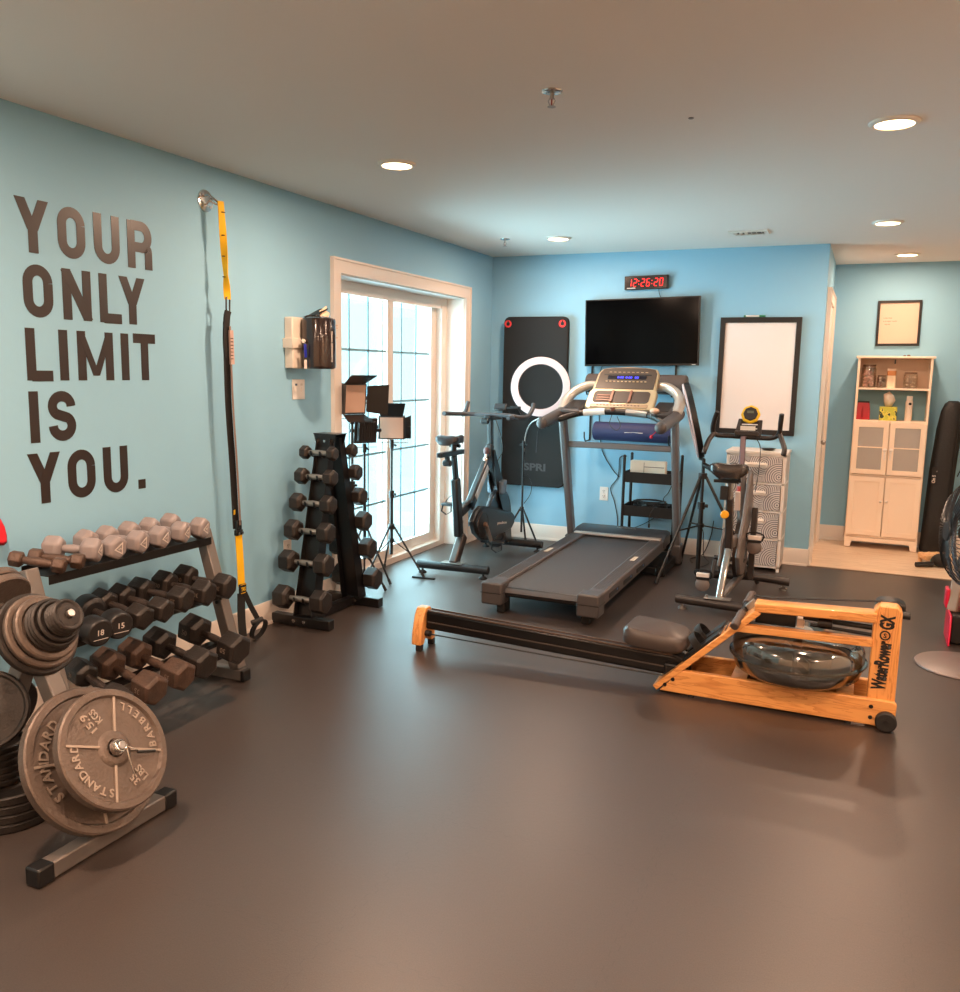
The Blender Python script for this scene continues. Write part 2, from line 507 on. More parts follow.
# ================================================================ things fixed to walls and ceiling
lamp_trim = mat('lamp trim', (240, 232, 222), 0.5)
lens_m = mat('lamp lens', (255, 236, 205), 0.4, emit=(255, 216, 160), estr=14.0)
LAMPS = [(0.90, -3.27, 'recessed ceiling lamp nearest the wall lettering'),
         (3.07, -3.22, 'large bright recessed ceiling lamp above the wooden rower'),
         (0.89, -0.85, 'recessed ceiling lamp between the vent and the blue corner by the patio door'),
         (3.09, -0.86, 'recessed ceiling lamp just before the alcove opening'),
         (3.26, 0.74, 'recessed ceiling lamp inside the alcove above the white cabinet')]
LAMPS_BEHIND = [(0.9, -5.65), (3.07, -5.6), (0.9, -7.9), (3.07, -7.9), (4.9, -3.2), (4.9, -5.6)]
def lamp(x, y, label):
    t = thing('recessed_ceiling_lamp', label, 'ceiling lamp', (x, y, H), group='recessed ceiling lamps')
    b = MB(); b.lathe([(0.070, -0.004), (0.072, -0.012), (0.082, -0.013), (0.092, -0.006), (0.094, 0.0)], n=32)
    b.build('trim_ring', lamp_trim, t)
    b = MB(); b.lathe([(0, -0.009), (0.071, -0.009), (0.071, -0.004), (0, -0.004)], n=32); b.build('lens', lens_m, t)
    return t
def spot(x, y, p, warm=(1.0, 0.65, 0.45)):
    l = bpy.data.lights.new('lamp', 'AREA'); l.shape = 'DISK'; l.size = 0.13; l.energy = p; l.color = warm
    l.spread = math.radians(180)
    o = bpy.data.objects.new('lamp_light', l); COL.objects.link(o); o.location = (x, y, H - 0.016)
    return o
LP = 31
for x, y, lb in LAMPS:
    lamp(x, y, lb); spot(x, y, LP if y < -2 else (LP * .75 if y < .5 else LP * .5))
for x, y in LAMPS_BEHIND:
    t = lamp(x, y, 'recessed ceiling lamp outside the picture'); spot(x, y, LP * (1.7 if y < -5 else .9))

# sprinklers
def sprinkler(x, y, label, s=1.0):
    t = thing('fire_sprinkler', label, 'sprinkler', (x, y, H), group='ceiling fire sprinklers')
    b = MB(); b.lathe([(0.0, -0.008), (0.022, -0.008), (0.036, -0.004), (0.038, 0)], n=24); b.build('escutcheon', chrome, t)
    b = MB(); b.cyl((0, 0, -0.006), (0, 0, -0.028), 0.009, 0.007, n=12)
    b.tube([(0.008, 0, -0.024), (0.013, 0, -0.034), (0.004, 0, -0.05)], 0.0022, 6)
    b.tube([(-0.008, 0, -0.024), (-0.013, 0, -0.034), (-0.004, 0, -0.05)], 0.0022, 6)
    b.lathe([(0, -0.051), (0.015, -0.052), (0.015, -0.054), (0, -0.055)], n=16)
    b.build('sprinkler_head', steel, t)
    b = MB(); b.cyl((0, 0, -0.028), (0, 0, -0.049), 0.0025, n=8); b.build('glass_bulb', mat('red bulb', (150, 40, 30), 0.2), t)
sprinkler(1.959, -4.034, 'chrome fire sprinkler hanging from the middle of the ceiling')
sprinkler(0.493, -0.92, 'small fire sprinkler on the ceiling near the blue corner by the patio door')
b = MB(); b.lathe([(0, -0.004), (0.009, -0.003), (0.011, 0)], o=(2.352, -3.541, H), n=12)
tag(b.build('ceiling_plug', mat('grey plug', (120, 112, 106), 0.6)), 'tiny grey screw plug in the plain ceiling', 'plug')

# vent
t = thing('ceiling_vent', 'white louvred air vent in the ceiling above the whiteboard', 'vent', (2.226, -0.72, H))
b = MB(); b.ring_prism([(-.13, -.08), (.13, -.08), (.13, .08), (-.13, .08)], [(-.10, -.055), (.10, -.055), (.10, .055), (-.10, .055)], (0, 0, -0.012), (1, 0, 0), (0, 1, 0), 0.012)
b.build('frame', white_paint, t, bevel=0.002)
b = MB()
for i in range(6):
    b.box((-.085 + i * .034, 0, -0.008), (0.003, 0.11, 0.022), Matrix.Rotation(0.6 if i < 3 else -0.6, 3, 'Y'))
b.build('louvre', white_paint, t, label='slanted white blades')
b = MB(); b.box((0, 0, -0.002), (0.2, 0.11, 0.002)); b.build('duct_sheet', mat('duct shade', (60, 58, 56), 0.8), t)  # flat dark sheet: the shade inside the vent is put into its colour

# ---- wall lettering
letter_m = mat('vinyl lettering', (38, 29, 27), 0.38, spec=0.6)
def arc(cx, cy, rx, ry, a0, a1, n=14):
    return [(cx + rx * math.cos(math.radians(a0 + (a1 - a0) * i / n)), cy + ry * math.sin(math.radians(a0 + (a1 - a0) * i / n))) for i in range(n + 1)]
SW = 0.043
def strokes(ch, w, h):
    s = SW / 2
    if ch == 'Y': return [[(s * .9, h), (w / 2, h * .42)], [(w - s * .9, h), (w / 2, h * .42)], [(w / 2, h * .46), (w / 2, 0)]]
    if ch == 'O':
        r = w / 2 - s
        return [arc(w / 2, h - s - r * 1.05, r, r * 1.05, 0, 180) + arc(w / 2, s + r * 1.05, r, r * 1.05, 180, 360) + [(w - s, h - s - r * 1.05)]]
    if ch == 'U':
        r = w / 2 - s
        return [[(s, h)] + arc(w / 2, s + r * 1.05, r, r * 1.05, 180, 360) + [(w - s, h)]]
    if ch == 'R':
        r = h * .225
        return [[(s, 0), (s, h)], [(s, h - s * .9), (w * .5, h - s * .9)] + arc(w - s - r * .9, h - s * .9 - r, r * .9, r, 90, -90) + [(s, h - s * .9 - 2 * r)], [(w * .55, h - s - 2 * r)] + arc(w - s - .02, h * .38, .02, h * .08, 80, 0, 5) + [(w - s, 0)]]
    if ch == 'N': return [[(s, 0), (s, h)], [(w - s, 0), (w - s, h)], [(s * .9, h * .97), (w - s * .9, h * .03)]]
    if ch == 'L': return [[(s, 0), (s, h)], [(s, s * .85), (w, s * .85)]]
    if ch == 'I': return [[(w / 2, 0), (w / 2, h)]]
    if ch == 'M': return [[(s * .85, 0), (s * .85, h)], [(w - s * .85, 0), (w - s * .85, h)], [(s * .8, h * .96), (w / 2, h * .1)], [(w - s * .8, h * .96), (w / 2, h * .1)]]
    if ch == 'T': return [[(0, h - s * .85), (w, h - s * .85)], [(w / 2, 0), (w / 2, h)]]
    if ch == 'S':
        r = w / 2 - s; q = (h - 2 * s) / 4
        return [arc(w / 2, h - s - q, r, q, -2, 180, 12) + arc(w / 2, h - s - q, r, q, 180, 232, 5)[1:] +
                arc(w / 2, s + q, r, q, 52, 0, 5) + arc(w / 2, s + q, r, q, 0, -182, 12)[1:]]
    if ch == '.': return [[(w / 2, 0), (w / 2, SW)]]
t = thing('wall_lettering', 'large dark vinyl lettering YOUR ONLY LIMIT IS YOU. on blue wall', 'wall lettering', (0, -4.65, 0.88))
LINES = [('YOUR', 1.89, [(-4.649, -4.504), (-4.461, -4.325), (-4.28, -4.141), (-4.096, -3.953)]),
         ('ONLY', 1.64, [(-4.634, -4.498), (-4.451, -4.308), (-4.264, -4.145), (-4.151, -4.009)]),
         ('LIMIT', 1.39, [(-4.637, -4.517), (-4.482, -4.439), (-4.388, -4.205), (-4.158, -4.112), (-4.085, -3.953)]),
         ('IS', 1.14, [(-4.639, -4.592), (-4.55, -4.416)]),
         ('YOU.', 0.89, [(-4.655, -4.509), (-4.47, -4.328), (-4.283, -4.145), (-4.084, -4.045)])]
for word, z, ex in LINES:
    for ch, (y0, y1) in zip(word, ex):
        b = MB(); w = y1 - y0; hh = 0.207
        for k, st in enumerate(strokes(ch, w, hh)):
            wd = SW if not (ch == 'M' and k > 1) else SW * .72
            pts = [(0.0, y0 - t.location.y + a, z - t.location.z + c) for a, c in st]
            N = len(pts); vs = []
            for i in range(N):
                p = Vector(pts[i]); d0 = (Vector(pts[min(i + 1, N - 1)]) - Vector(pts[max(i - 1, 0)])).normalized()
                # end cuts horizontal on diagonals
                nrm = Vector((0, -d0.z, d0.y))
                if ch in 'YNM' and N == 2 and abs(d0.y) > 0.05: nrm = Vector((0, -1 if d0.z > 0 else 1, 0)); ww = wd / max(abs(d0.z), .5)
                else: ww = wd
                vs += [p + nrm * ww / 2, p - nrm * ww / 2]
            full = vs + [v + Vector((0.0015 + 0.0002 * k, 0, 0)) for v in vs]; fs = []
            o = 2 * N
            for i in range(N - 1):
                a, b2, c, d = 2 * i, 2 * i + 1, 2 * i + 3, 2 * i + 2
                fs += [(a, b2, c, d), (o + a, o + d, o + c, o + b2), (a, d, o + d, o + a), (b2, o + b2, o + c, c)]
            fs += [(0, o, o + 1, 1), (2 * N - 2, 2 * N - 1, o + 2 * N - 1, o + 2 * N - 2)]
            b._add(full, fs)
        for v in b.v: v.x += 0.0005
        b.build('letter', letter_m, t)

# ---- electrical plates
def plate(label, loc, rz, kind, cat):
    t = thing('wall_outlet' if kind != 'switch' else 'wall_switch', label, cat, loc, rz)   # local +y = out of wall is -y
    b = MB(); b.box((0, -0.003, 0), ((0.118 if kind == 'switch' else 0.072), 0.006, 0.116)); b.build('cover_plate', white_plastic, t, bevel=0.002)
    if kind == 'switch':
        for x, c in ((-0.026, (70, 95, 120)), (0.026, (205, 200, 192))):
            b = MB(); b.box((x, -0.008, 0), (0.012, 0.008, 0.026)); b.build('toggle', white_plastic, t, bevel=0.001)
            b = MB(); b.box((x, -0.0065, 0.028), (0.02, 0.001, 0.012)); b.build('sticker', mat('sticker', c, 0.6), t)
    else:
        for z in (-0.022, 0.022):
            b = MB(); b.box((0, -0.0065, z), (0.034, 0.003, 0.028)); f = b.build('socket', white_plastic, t, bevel=0.002)
            b = MB()
            for x in (-0.007, 0.007): b.box((x, -0.0085, z + 0.004), (0.003, 0.001, 0.009))
            b.cyl((0, -0.0078, z - 0.008), (0, -0.009, z - 0.008), 0.003, n=10); b.build('slot', black_plastic, f)
    return t
plate('double light switch plate under the wipes dispenser', (0, -2.843, 1.334), PI / 2, 'switch', 'switch')
plate('white wall outlet low down behind the dumbbell tower', (0, -2.97, 0.40), PI / 2, 'outlet', 'outlet')
plate('white wall outlet on the back wall between treadmill posts', (1.072, 0, 0.448), 0, 'outlet', 'outlet')
# ================================================================ dumbbells
hex_m = mat('worn cast rubber dumbbell', (36, 31, 28), 0.40, bump=0.25, bscale=120, var=0.25, vscale=25)
brown_iron = mat('bare cast iron', (78, 60, 50), 0.5, metal=0.2, bump=0.3, bscale=130, var=0.2, vscale=30)
handle_m = mat('dark knurled handle', (58, 50, 46), 0.42, metal=0.6, bump=0.4, bscale=500)
chrome_grip = mat('satin chrome grip', (172, 168, 162), 0.3, metal=0.9, bump=0.3, bscale=500)
grey_vinyl = mat('grey vinyl dumbbell', (138, 130, 130), 0.42, bump=0.04, bscale=100)
pale_print = mat('pale print', (214, 204, 196), 0.6)
urethane = mat('round urethane head', (30, 28, 28), 0.4)

def hex_head(b, x0, x1, r, cham=0.2):
    """hexagonal head from x0 (inner) to x1 (outer), flat side down"""
    s = 1 if x1 > x0 else -1; L = abs(x1 - x0); c = r * cham
    secs = [(x0, r * 0.72), (x0 + s * c * 1.1, r), (x1 - s * c * 0.8, r), (x1, r * 0.80)]
    vs = []
    for x, q in secs:
        for i in range(6):
            t = PI / 3 * i
            vs.append((x, q * math.cos(t), q * math.sin(t)))
    fs = [tuple(range(6)), tuple(range(18, 24))[::-1]]
    for k in range(3):
        for i in range(6):
            j = (i + 1) % 6; fs.append((k * 6 + i, (k + 1) * 6 + i, (k + 1) * 6 + j, k * 6 + j))
    if s < 0: fs = [f[::-1] for f in fs]
    b._add(vs, fs)

def make_dumbbell(name, kind, L, r, hl, number=None):
    """local x = axis, L overall length, r head radius, hl head length; returns the Empty (unplaced)"""
    t = thing(name, '', 'dumbbell', (0, 0, 0))
    hm, gm = {'hex': (hex_m, handle_m), 'iron': (brown_iron, brown_iron), 'vinyl': (grey_vinyl, grey_vinyl), 'round': (urethane, handle_m), 'tower': (hex_m, chrome_grip)}[kind]
    for s in (-1, 1):
        b = MB()
        if kind == 'round':
            b.lathe([(0, L / 2 - hl), (r * .7, L / 2 - hl), (r * .95, L / 2 - hl + .008), (r, L / 2 - hl + .016), (r, L / 2 - .014), (r * .93, L / 2 - .003), (r * .86, L / 2), (0, L / 2)], d=(s, 0, 0), n=32)
        else:
            hex_head(b, s * (L / 2 - hl), s * L / 2, r, 0.2 if kind != 'vinyl' else 0.26)
        h = b.build('head', hm, t, bevel=0.0035 if kind != 'vinyl' else 0.007, seg=2, ang=20)
        if kind == 'vinyl' and s > 0:
            b = MB(); x = L / 2 + 0.0008
            outer = [(r * .58 * math.cos(math.radians(90 + 120 * i)), r * .58 * math.sin(math.radians(90 + 120 * i))) for i in range(3)]
            inner = [(a * .72, c * .72) for a, c in outer]
            b.ring_prism(outer, inner, (x - .001, 0, 0), (0, 1, 0), (0, 0, 1), 0.0012)
            b.text(str(number or 5), (x, 0, -r * .12), (0, 1, 0), (0, 0, 1), r * .3, 0.0006, center=True)
            b.build('printed_triangle', pale_print, h)
        elif number and s > 0 and kind == 'round':
            b = MB(); b.text(str(number), (L / 2 + .0003, 0, -r * .12), (0, 1, 0), (0, 0, 1), r * .42, 0.0008, bold=.01, center=True)
            b.box((L / 2 + .0008, 0, -r * .42), (.001, r * 1.1, .0022))
            b.build('printed_number', pale_print, h)
        elif number and kind in ('hex', 'iron'):
            b = MB(); c30 = math.cos(PI / 6)
            # raised number on an upper facet
            for a in (60,):
                n_ = Vector((0, math.cos(math.radians(a + 30)), math.sin(math.radians(a + 30))))
                V = Vector((0, -n_.z, n_.y)) * (1 if s > 0 else -1)
                o = Vector((s * (L / 2 - hl / 2), 0, 0)) + n_ * (r * c30 + 0.0001)
                b.text(str(number), o - V * r * .16, V.cross(n_), V, r * .34, 0.0012, center=True)
            b.build('number', mat_num, h)
    b = MB(); a = L / 2 - hl + 0.004; q = 0.0165 if kind != 'vinyl' else 0.017
    if kind == 'tower': q = 0.016
    b.tube([(x * a, 0, 0) for x in (-1, -.75, -.4, 0, .4, .75, 1)], [q * .85, q * .9, q * 1.02, q * 1.12, q * 1.02, q * .9, q * .85], 14)
    b.build('handle', gm, t)
    return t
mat_num = mat('worn number', (120, 104, 92), 0.6)

def aim(t, rear, front, roll=0.0):
    """put dumbbell so its local +x end points from rear to front"""
    rear, front = Vector(rear), Vector(front); d = (front - rear).normalized()
    y = Vector((0, 0, 1)).cross(d).normalized(); z = d.cross(y)
    M = Matrix((d, y, z)).transposed(); M = M @ Matrix.Rotation(roll, 3, 'X')
    t.location = (rear + front) / 2; t.rotation_euler = M.to_euler()

# ---------------------------------------------------------------- three-tier rack
rack_y0, rack_y1 = -4.885, -3.955
rack = thing('dumbbell_rack', 'three-tier grey steel dumbbell rack along the blue wall', 'dumbbell rack', (0.3, (rack_y0 + rack_y1) / 2, 0))
ox, oy = 0.3, (rack_y0 + rack_y1) / 2
def L_(x, y, z): return Vector((x - ox, y - oy, z))
top, bot = (0.255, 0.70), (0.445, 0.055)
def up_x(z): return top[0] + (top[1] - z) * (bot[0] - top[0]) / (top[1] - bot[1])
for y in (rack_y0, rack_y1):
    b = MB(); b.bar(L_(bot[0], y, bot[1]), L_(top[0], y, top[1]), 0.055, 0.055, up=(1, 0, 0)); b.build('upright', grey_metal, rack, bevel=0.004)
    b = MB(); b.box(L_(0.26, y, 0.03), (0.44, 0.05, 0.05)); b.build('foot', grey_metal, rack, bevel=0.004)
    b = MB(); b.box(L_(0.488, y, 0.029), (0.02, 0.054, 0.054)); b.build('end_cap', black_plastic, rack, bevel=0.004)
    b = MB()
    for z in (0.655, 0.37, 0.13):
        b = MB(); b.cyl(L_(up_x(z) - .0, y - .031, z), L_(up_x(z), y + .031, z), 0.009, n=8); b.build('bolt', black_metal, rack)
    
R_ = None
b = MB(); b.box(L_(0.225, (rack_y0 + rack_y1) / 2 + .02, .662), (.17, rack_y1 - rack_y0 - .09, .004)); b.box(L_(0.31, (rack_y0 + rack_y1) / 2 + .02, .655), (.004, rack_y1 - rack_y0 - .05, .036)); b.box(L_(0.14, (rack_y0 + rack_y1) / 2 + .02, .672), (.004, rack_y1 - rack_y0 - .09, .03))
b.build('shelf_tray', black_metal, rack, bevel=0.0015)
for xs, zs in ((.285, .435), (.375, .418), (.395, .205), (.49, .185)):
    b = MB(); yc = (rack_y0 + rack_y1) / 2; yl = rack_y1 - rack_y0 - .055
    b.box(L_(xs, yc, zs), (.03, yl, .004), Matrix.Rotation(.16, 3, 'Y')); b.box(L_(xs, yc, zs - .014), (.004, yl, .03)); b.build('shelf_rail', black_metal, rack, bevel=.001)
for zs, xa, xb in ((.412, .28, .385), (.185, .39, .50)):
    for y in (rack_y0 + .028, rack_y1 - .028):
        b = MB(); b.bar(L_(xa, y, zs + .01), L_(xb, y, zs - .006), .006, .045); b.build('rail_bracket', black_metal, rack)

# top tier: two small iron ones and six grey ones
G1, G2, G3 = 'grey dumbbells on the top tier', 'black dumbbells on the middle tier', 'dumbbells on the bottom tier'
d = make_dumbbell('dumbbell', 'iron', 0.20, 0.032, 0.048)
aim(d, (0.175, -4.88, 0.733), (0.325, -4.79, 0.703)); d['label'] = 'small brown iron dumbbell at the outer end of the rack\'s top tier'; d['group'] = G1
d = copy_tree(d); aim(d, (0.175, -4.79, 0.725), (0.315, -4.705, 0.703)); d['label'] = 'second small brown iron dumbbell, tucked beside the first pale grey one'
ys = [((0.15, -4.695, .738), (0.30, -4.615, .728), 'first grey dumbbell, lying aslant next to the small brown ones'),
      ((0.15, -4.527, .735), (0.30, -4.520, .722), 'grey dumbbell in the second place of the grey row'),
      ((0.15, -4.42, .735), (0.30, -4.392, .722), 'grey dumbbell in the third place of the grey row'),
      ((0.15, -4.30, .735), (0.30, -4.268, .722), 'grey dumbbell in the fourth place, midway along the top tier'),
      ((0.15, -4.185, .735), (0.30, -4.138, .722), 'grey dumbbell second from the end post of the top tier'),
      ((0.15, -4.055, .735), (0.30, -4.018, .722), 'grey dumbbell at the end post nearest the yellow strap')]
d0 = None
for i, (a, c, lb) in enumerate(ys):
    d = make_dumbbell('dumbbell', 'vinyl', 0.215, 0.052, 0.072, 5 if i < 4 else 8)
    aim(d, a, c, PI / 2); d['label'] = lb; d['group'] = G1
# middle tier
R2 = [((.24, -4.72, .478), (.43, -4.752, .456), 'round', .055, 'black round-head dumbbell numbered 18 by the weight plates', 18),
      ((.24, -4.60, .478), (.43, -4.648, .456), 'round', .055, 'black round-head dumbbell with a pale 15 on its face', 15),
      ((.24, -4.528, .490), (.43, -4.532, .456), 'hex', .053, 'black hex dumbbell next to the round numbered pair, middle tier', 20),
      ((.24, -4.432, .490), (.43, -4.418, .456), 'hex', .053, 'black hex dumbbell in the centre of the middle tier', 20),
      ((.23, -4.318, .490), (.43, -4.298, .470), 'hex', .057, 'dark hex dumbbell below the gap between grey ones, middle tier', 25),
      ((.23, -4.180, .490), (.43, -4.158, .466), 'hex', .059, 'big black hex dumbbell second from the end post, middle tier', 30),
      ((.23, -4.048, .490), (.43, -4.022, .466), 'hex', .059, 'big black hex dumbbell marked 30 against the end post', 30)]
for a, c, k, r, lb, n in R2:
    d = make_dumbbell('dumbbell', k, 0.285, r, 0.085, n); aim(d, a, c, PI / 6 if 0 else PI / 2 * (k != 'round') ); d['label'] = lb; d['group'] = G2
# bottom tier
R3 = [((.33, -4.728, .262), (.55, -4.775, .218), 'hex', .052, 'dark hex dumbbell just above the big plates, bottom tier', 20),
      ((.33, -4.605, .262), (.57, -4.628, .212), 'iron', .064, 'brown rusty hex dumbbell sticking out of the bottom tier', 35),
      ((.33, -4.462, .262), (.57, -4.475, .218), 'iron', .064, 'brown hex dumbbell with a worn 35, bottom tier', 35),
      ((.33, -4.322, .268), (.57, -4.344, .226), 'hex', .067, 'heavy black hex dumbbell next to the gap, bottom tier', 40),
      ((.33, -4.105, .268), (.57, -4.133, .228), 'hex', .071, 'largest black hex dumbbell alone at the end of the bottom tier', 50)]
for a, c, k, r, lb, n in R3:
    d = make_dumbbell('dumbbell', k, 0.35, r, 0.105, n); aim(d, a, c, PI / 2); d['label'] = lb; d['group'] = G3

# ---------------------------------------------------------------- weight tree and plates
iron_plate = mat('grey hammertone plate', (98, 86, 78), 0.42, metal=0.4, bump=0.3, bscale=90, var=0.1, vscale=20)
black_plate = mat('black iron plate', (38, 33, 30), 0.5, metal=0.2, bump=0.2, bscale=100)
tree_steel = mat('grey tree steel', (112, 106, 102), 0.34, metal=0.45)
TY = -5.24
tree = thing('weight_plate_tree', 'grey steel A-frame weight plate tree with black feet caps', 'weight tree', (0.72, TY, 0))
def T_(x, y, z): return Vector((x - 0.72, y - TY, z))
for s, x in ((1, 1.015), (-1, 0.425)):
    b = MB(); b.box(T_(x, TY-.01, 0.03), (0.05, 0.46, 0.05)); b.build('base_bar', tree_steel, tree, bevel=0.005)
    for q in (-1, 1):
        b = MB(); b.box(T_(x, TY -.01 + q * 0.24, 0.029), (0.056, 0.055, 0.056)); b.build('end_cap', black_plastic, tree, bevel=0.006)
    b = MB(); b.bar(T_(x - s * .01, TY, 0.05), T_(0.72 + s * 0.012, TY, 0.575), 0.055, 0.055, up=(1, 0, 0)); b.build('leg', tree_steel, tree, bevel=0.004)
b = MB(); b.bar(T_(.72, TY, .53), T_(.72, TY, .66), .057, .05, up=(1, 0, 0)); b.build('top_post', tree_steel, tree, bevel=0.004)
b = MB(); b.bar(T_(0.44, TY + .19, 0.03), T_(1.0, TY + .19, 0.03), 0.05, 0.045); b.build('cross_bar', tree_steel, tree, bevel=0.004)
TI = math.radians(30)
NR = Vector((math.cos(TI), 0, math.sin(TI))); NL = Vector((-math.cos(TI), 0, math.sin(TI)))
P1 = Vector((1.056, TY, 0.311)); P2 = Vector((0.887, TY, 0.706))
mir = lambda p: Vector((1.44 - p.x, p.y, p.z))
for P, n, s0, s1, r in ((P1, NR, -.155, .03, .0125), (P2, NR, -.215, .012, .0125), (mir(P1), NL, -.155, .03, .0125), (mir(P2), NL, -.215, .012, .0125)):
    b = MB(); a = P + n * s0; c = P + n * s1; b.cyl(T_(*a), T_(*c), r, n=20); b.build('peg', steel, tree, bevel=0.002)

def make_plate(label, P, n, s_front, R, th, m, relief=None, rim=0.022, grp=None, hub=0.045, spin=0.0):
    """iron plate whose front face centre is P + n*s_front"""
    n = Vector(n).normalized(); U = Vector((0, 0, 1)).cross(n).normalized() if abs(n.z) < .99 else Vector((1, 0, 0)); V = n.cross(U)
    M = Matrix((U, V, n)).transposed(); t = thing('weight_plate', label, 'weight plate', P + n * s_front, R=M, group=grp)
    b = MB(); k = th
    hole = 0.0135 if R < .14 else 0.027
    if R > .14: hole = 0.027
    prof = [(hole, -k), (hub, -k), (R - rim * .8, -k * .9), (R - .004, -k), (R, -k + .005), (R, -.005), (R - .005, 0), (R - rim, 0),
            (R - rim - .006, -k * .28), (hub + .012, -k * .28), (hub + .004, -k * .1), (hub, -k * .06), (hole + .002, -k * .06), (hole, -k * .12), (hole, -k)]
    b.lathe(prof, n=64)
    pl_ = b.build('disc', m, t, ang=25)
    return t, b
def relief_on(t, R, th, m, spokes, th0, big, unit, kg, hh):
    z = -th * .28
    for a in spokes:
        b = MB(); c, s = math.cos(math.radians(a)), math.sin(math.radians(a))
        b.bar((c * .052, s * .052, z + .003), (c * (R - .024), s * (R - .024), z + .003), .008, .007)
        b.build('spoke', m, t, bevel=.001)
    rad = R * .66
    for word, mid, sg in (('STANDARD', 90, -1), ('BARBELL', 270, 1)):
        b = MB(); n = len(word); st = 11.5
        for i, ch in enumerate(word):
            a = math.radians(mid + th0 + sg * (i - (n - 1) / 2) * st); c, s = math.cos(a), math.sin(a)
            if sg < 0: b.text(ch, (c * rad, s * rad, z), (s, -c, 0), (c, s, 0), hh, 0.004, bold=.02, center=True)
            else: b.text(ch, (c * (rad + hh), s * (rad + hh), z), (-s, c, 0), (-c, -s, 0), hh, 0.004, bold=.02, center=True)
        b.build('cast_word', m, t)
    a = math.radians(th0); U = Vector((math.cos(a), math.sin(a), 0)); V = Vector((-U.y, U.x, 0))
    for sx, l1, l2 in ((1, kg, 'KGS'), (-1, big, unit)):
        o = U * sx * R * .60 + Vector((0, 0, z)); b = MB()
        b.text(l1, o + V * .004, U, V, hh, .004, bold=.02, center=True, width=hh * .62 * len(l1)); b.text(l2, o - V * (hh + .004), U, V, hh, .004, bold=.02, center=True, width=hh * .62 * len(l2))
        b.build('cast_weight', m, t)
relief_m = mat('raised plate lettering', (156, 142, 130), 0.4, metal=0.45)
GP = 'weight plates on the tree'
t, _ = make_plate('grey iron plate reading STANDARD BARBELL hanging foremost on the low peg', P1, NR, 0, .186, .034, iron_plate, grp=GP)
relief_on(t, .186, .034, relief_m, [155, 65, 245, 335], 108, '35', 'LBS', '15.9', .025)
t, _ = make_plate('largest grey iron plate, half hidden behind the STANDARD BARBELL one', P1, NR, -.1, .228, .036, iron_plate, rim=.026, hub=.05, grp=GP)
relief_on(t, .228, .036, relief_m, [75, 165, 255, 345], 70, '45', 'LBS', '20.4', .031)
# spring clip on the low peg
cl = thing('spring_clip', 'chrome wire spring clip gripping the low peg in front of the plate', 'spring clip', P1 + NR * .012)
b = MB(); U = Vector((0, 1, 0)); V = NR.cross(U)
pts = []
for i in range(66):
    a = i / 22 * 2 * PI; pts.append(NR * (i / 65 * .018 - .002) + (U * math.cos(a) + V * math.sin(a)) * .0165)
b.tube(pts, .002, 6)
b.build('coil', chrome, cl)
A0 = NR * .02 + Vector((0, .012, -.01))
for e1, e2 in ((Vector((.02, .05, -.035)), Vector((.03, .095, -.045))), (Vector((.02, -.004, -.05)), Vector((.03, .0, -.085)))):
    b = MB(); b.tube([A0, A0 + e1, A0 + e2], .0022, 6); b.build('clip_arm', chrome, cl)
b = MB(); b.tube([A0 + Vector((.015, .03, -.028)), A0 + Vector((.028, .085, -.045))], .005, 8); b.build('grip', black_plastic, cl)
b = MB(); b.lathe([(.0125, 0), (.0125, .012), (.022, .012), (.025, .004), (.025, 0)], o=NR * -.01, d=NR, n=28); b.build('collar', chrome, cl)
# tube liner in the front plate's bore
# upper peg, front to back
sizes = [(0, .052, .012, black_plate), (-.0125, .053, .012, black_plate), (-.025, .053, .012, black_plate), (-.0375, .054, .012, black_plate), (-.050, .068, .014, black_plate),
         (-.066, .080, .014, black_plate), (-.081, .080, .012, black_plate), (-.094, .082, .012, black_plate), (-.108, .104, .022, iron_plate), (-.134, .120, .022, iron_plate), (-.158, .134, .026, black_plate)]
lab = ['smallest black plate at the tip of the upper peg', 'second tiny black plate from the upper peg\'s tip', 'third tiny black plate from the upper peg\'s tip', 'fourth tiny black plate from the upper peg\'s tip',
       'slightly wider black plate behind the four tiny ones', 'black five pound plate in the middle of the upper stack', 'black plate one place behind the middle of the upper stack', 'last of the black plates before the tan rimmed one',
       'tan rimmed iron plate on the upper peg', 'broad brown iron plate on the upper peg', 'rearmost black plate on the upper peg, the broadest there']
for (s, R_, th, m_), lb in zip(sizes, lab):
    t, _ = make_plate(lb, P2, NR, s, R_, th, m_, rim=.008 if R_ < .1 else .018, hub=.022, grp=GP)
    if s == 0:
        b = MB()
        for a in range(0, 360, 40):
            c, q = math.cos(math.radians(a)), math.sin(math.radians(a)); b.text('O' if a % 80 else 'S', (c * .03, q * .03, -.0034), (q, -c, 0), (c, q, 0), .008, .0012, center=True)
        b.build('lettering', black_plate, t)
# wall side of the tree
for (P, s, R_, th, m_, lb) in ((mir(P2), .035, .11, .03, iron_plate, 'brown iron plate on the wall side peg, its rim showing at the top'),
                               (mir(P2), .0, .11, .03, iron_plate, 'second brown iron plate on the wall side upper peg'),
                               (mir(P1), -.07, .19, .03, black_plate, 'black iron plate on the wall side low peg')):
    make_plate(lb, P, NL, s, R_, th, m_, hub=.04, grp=GP)
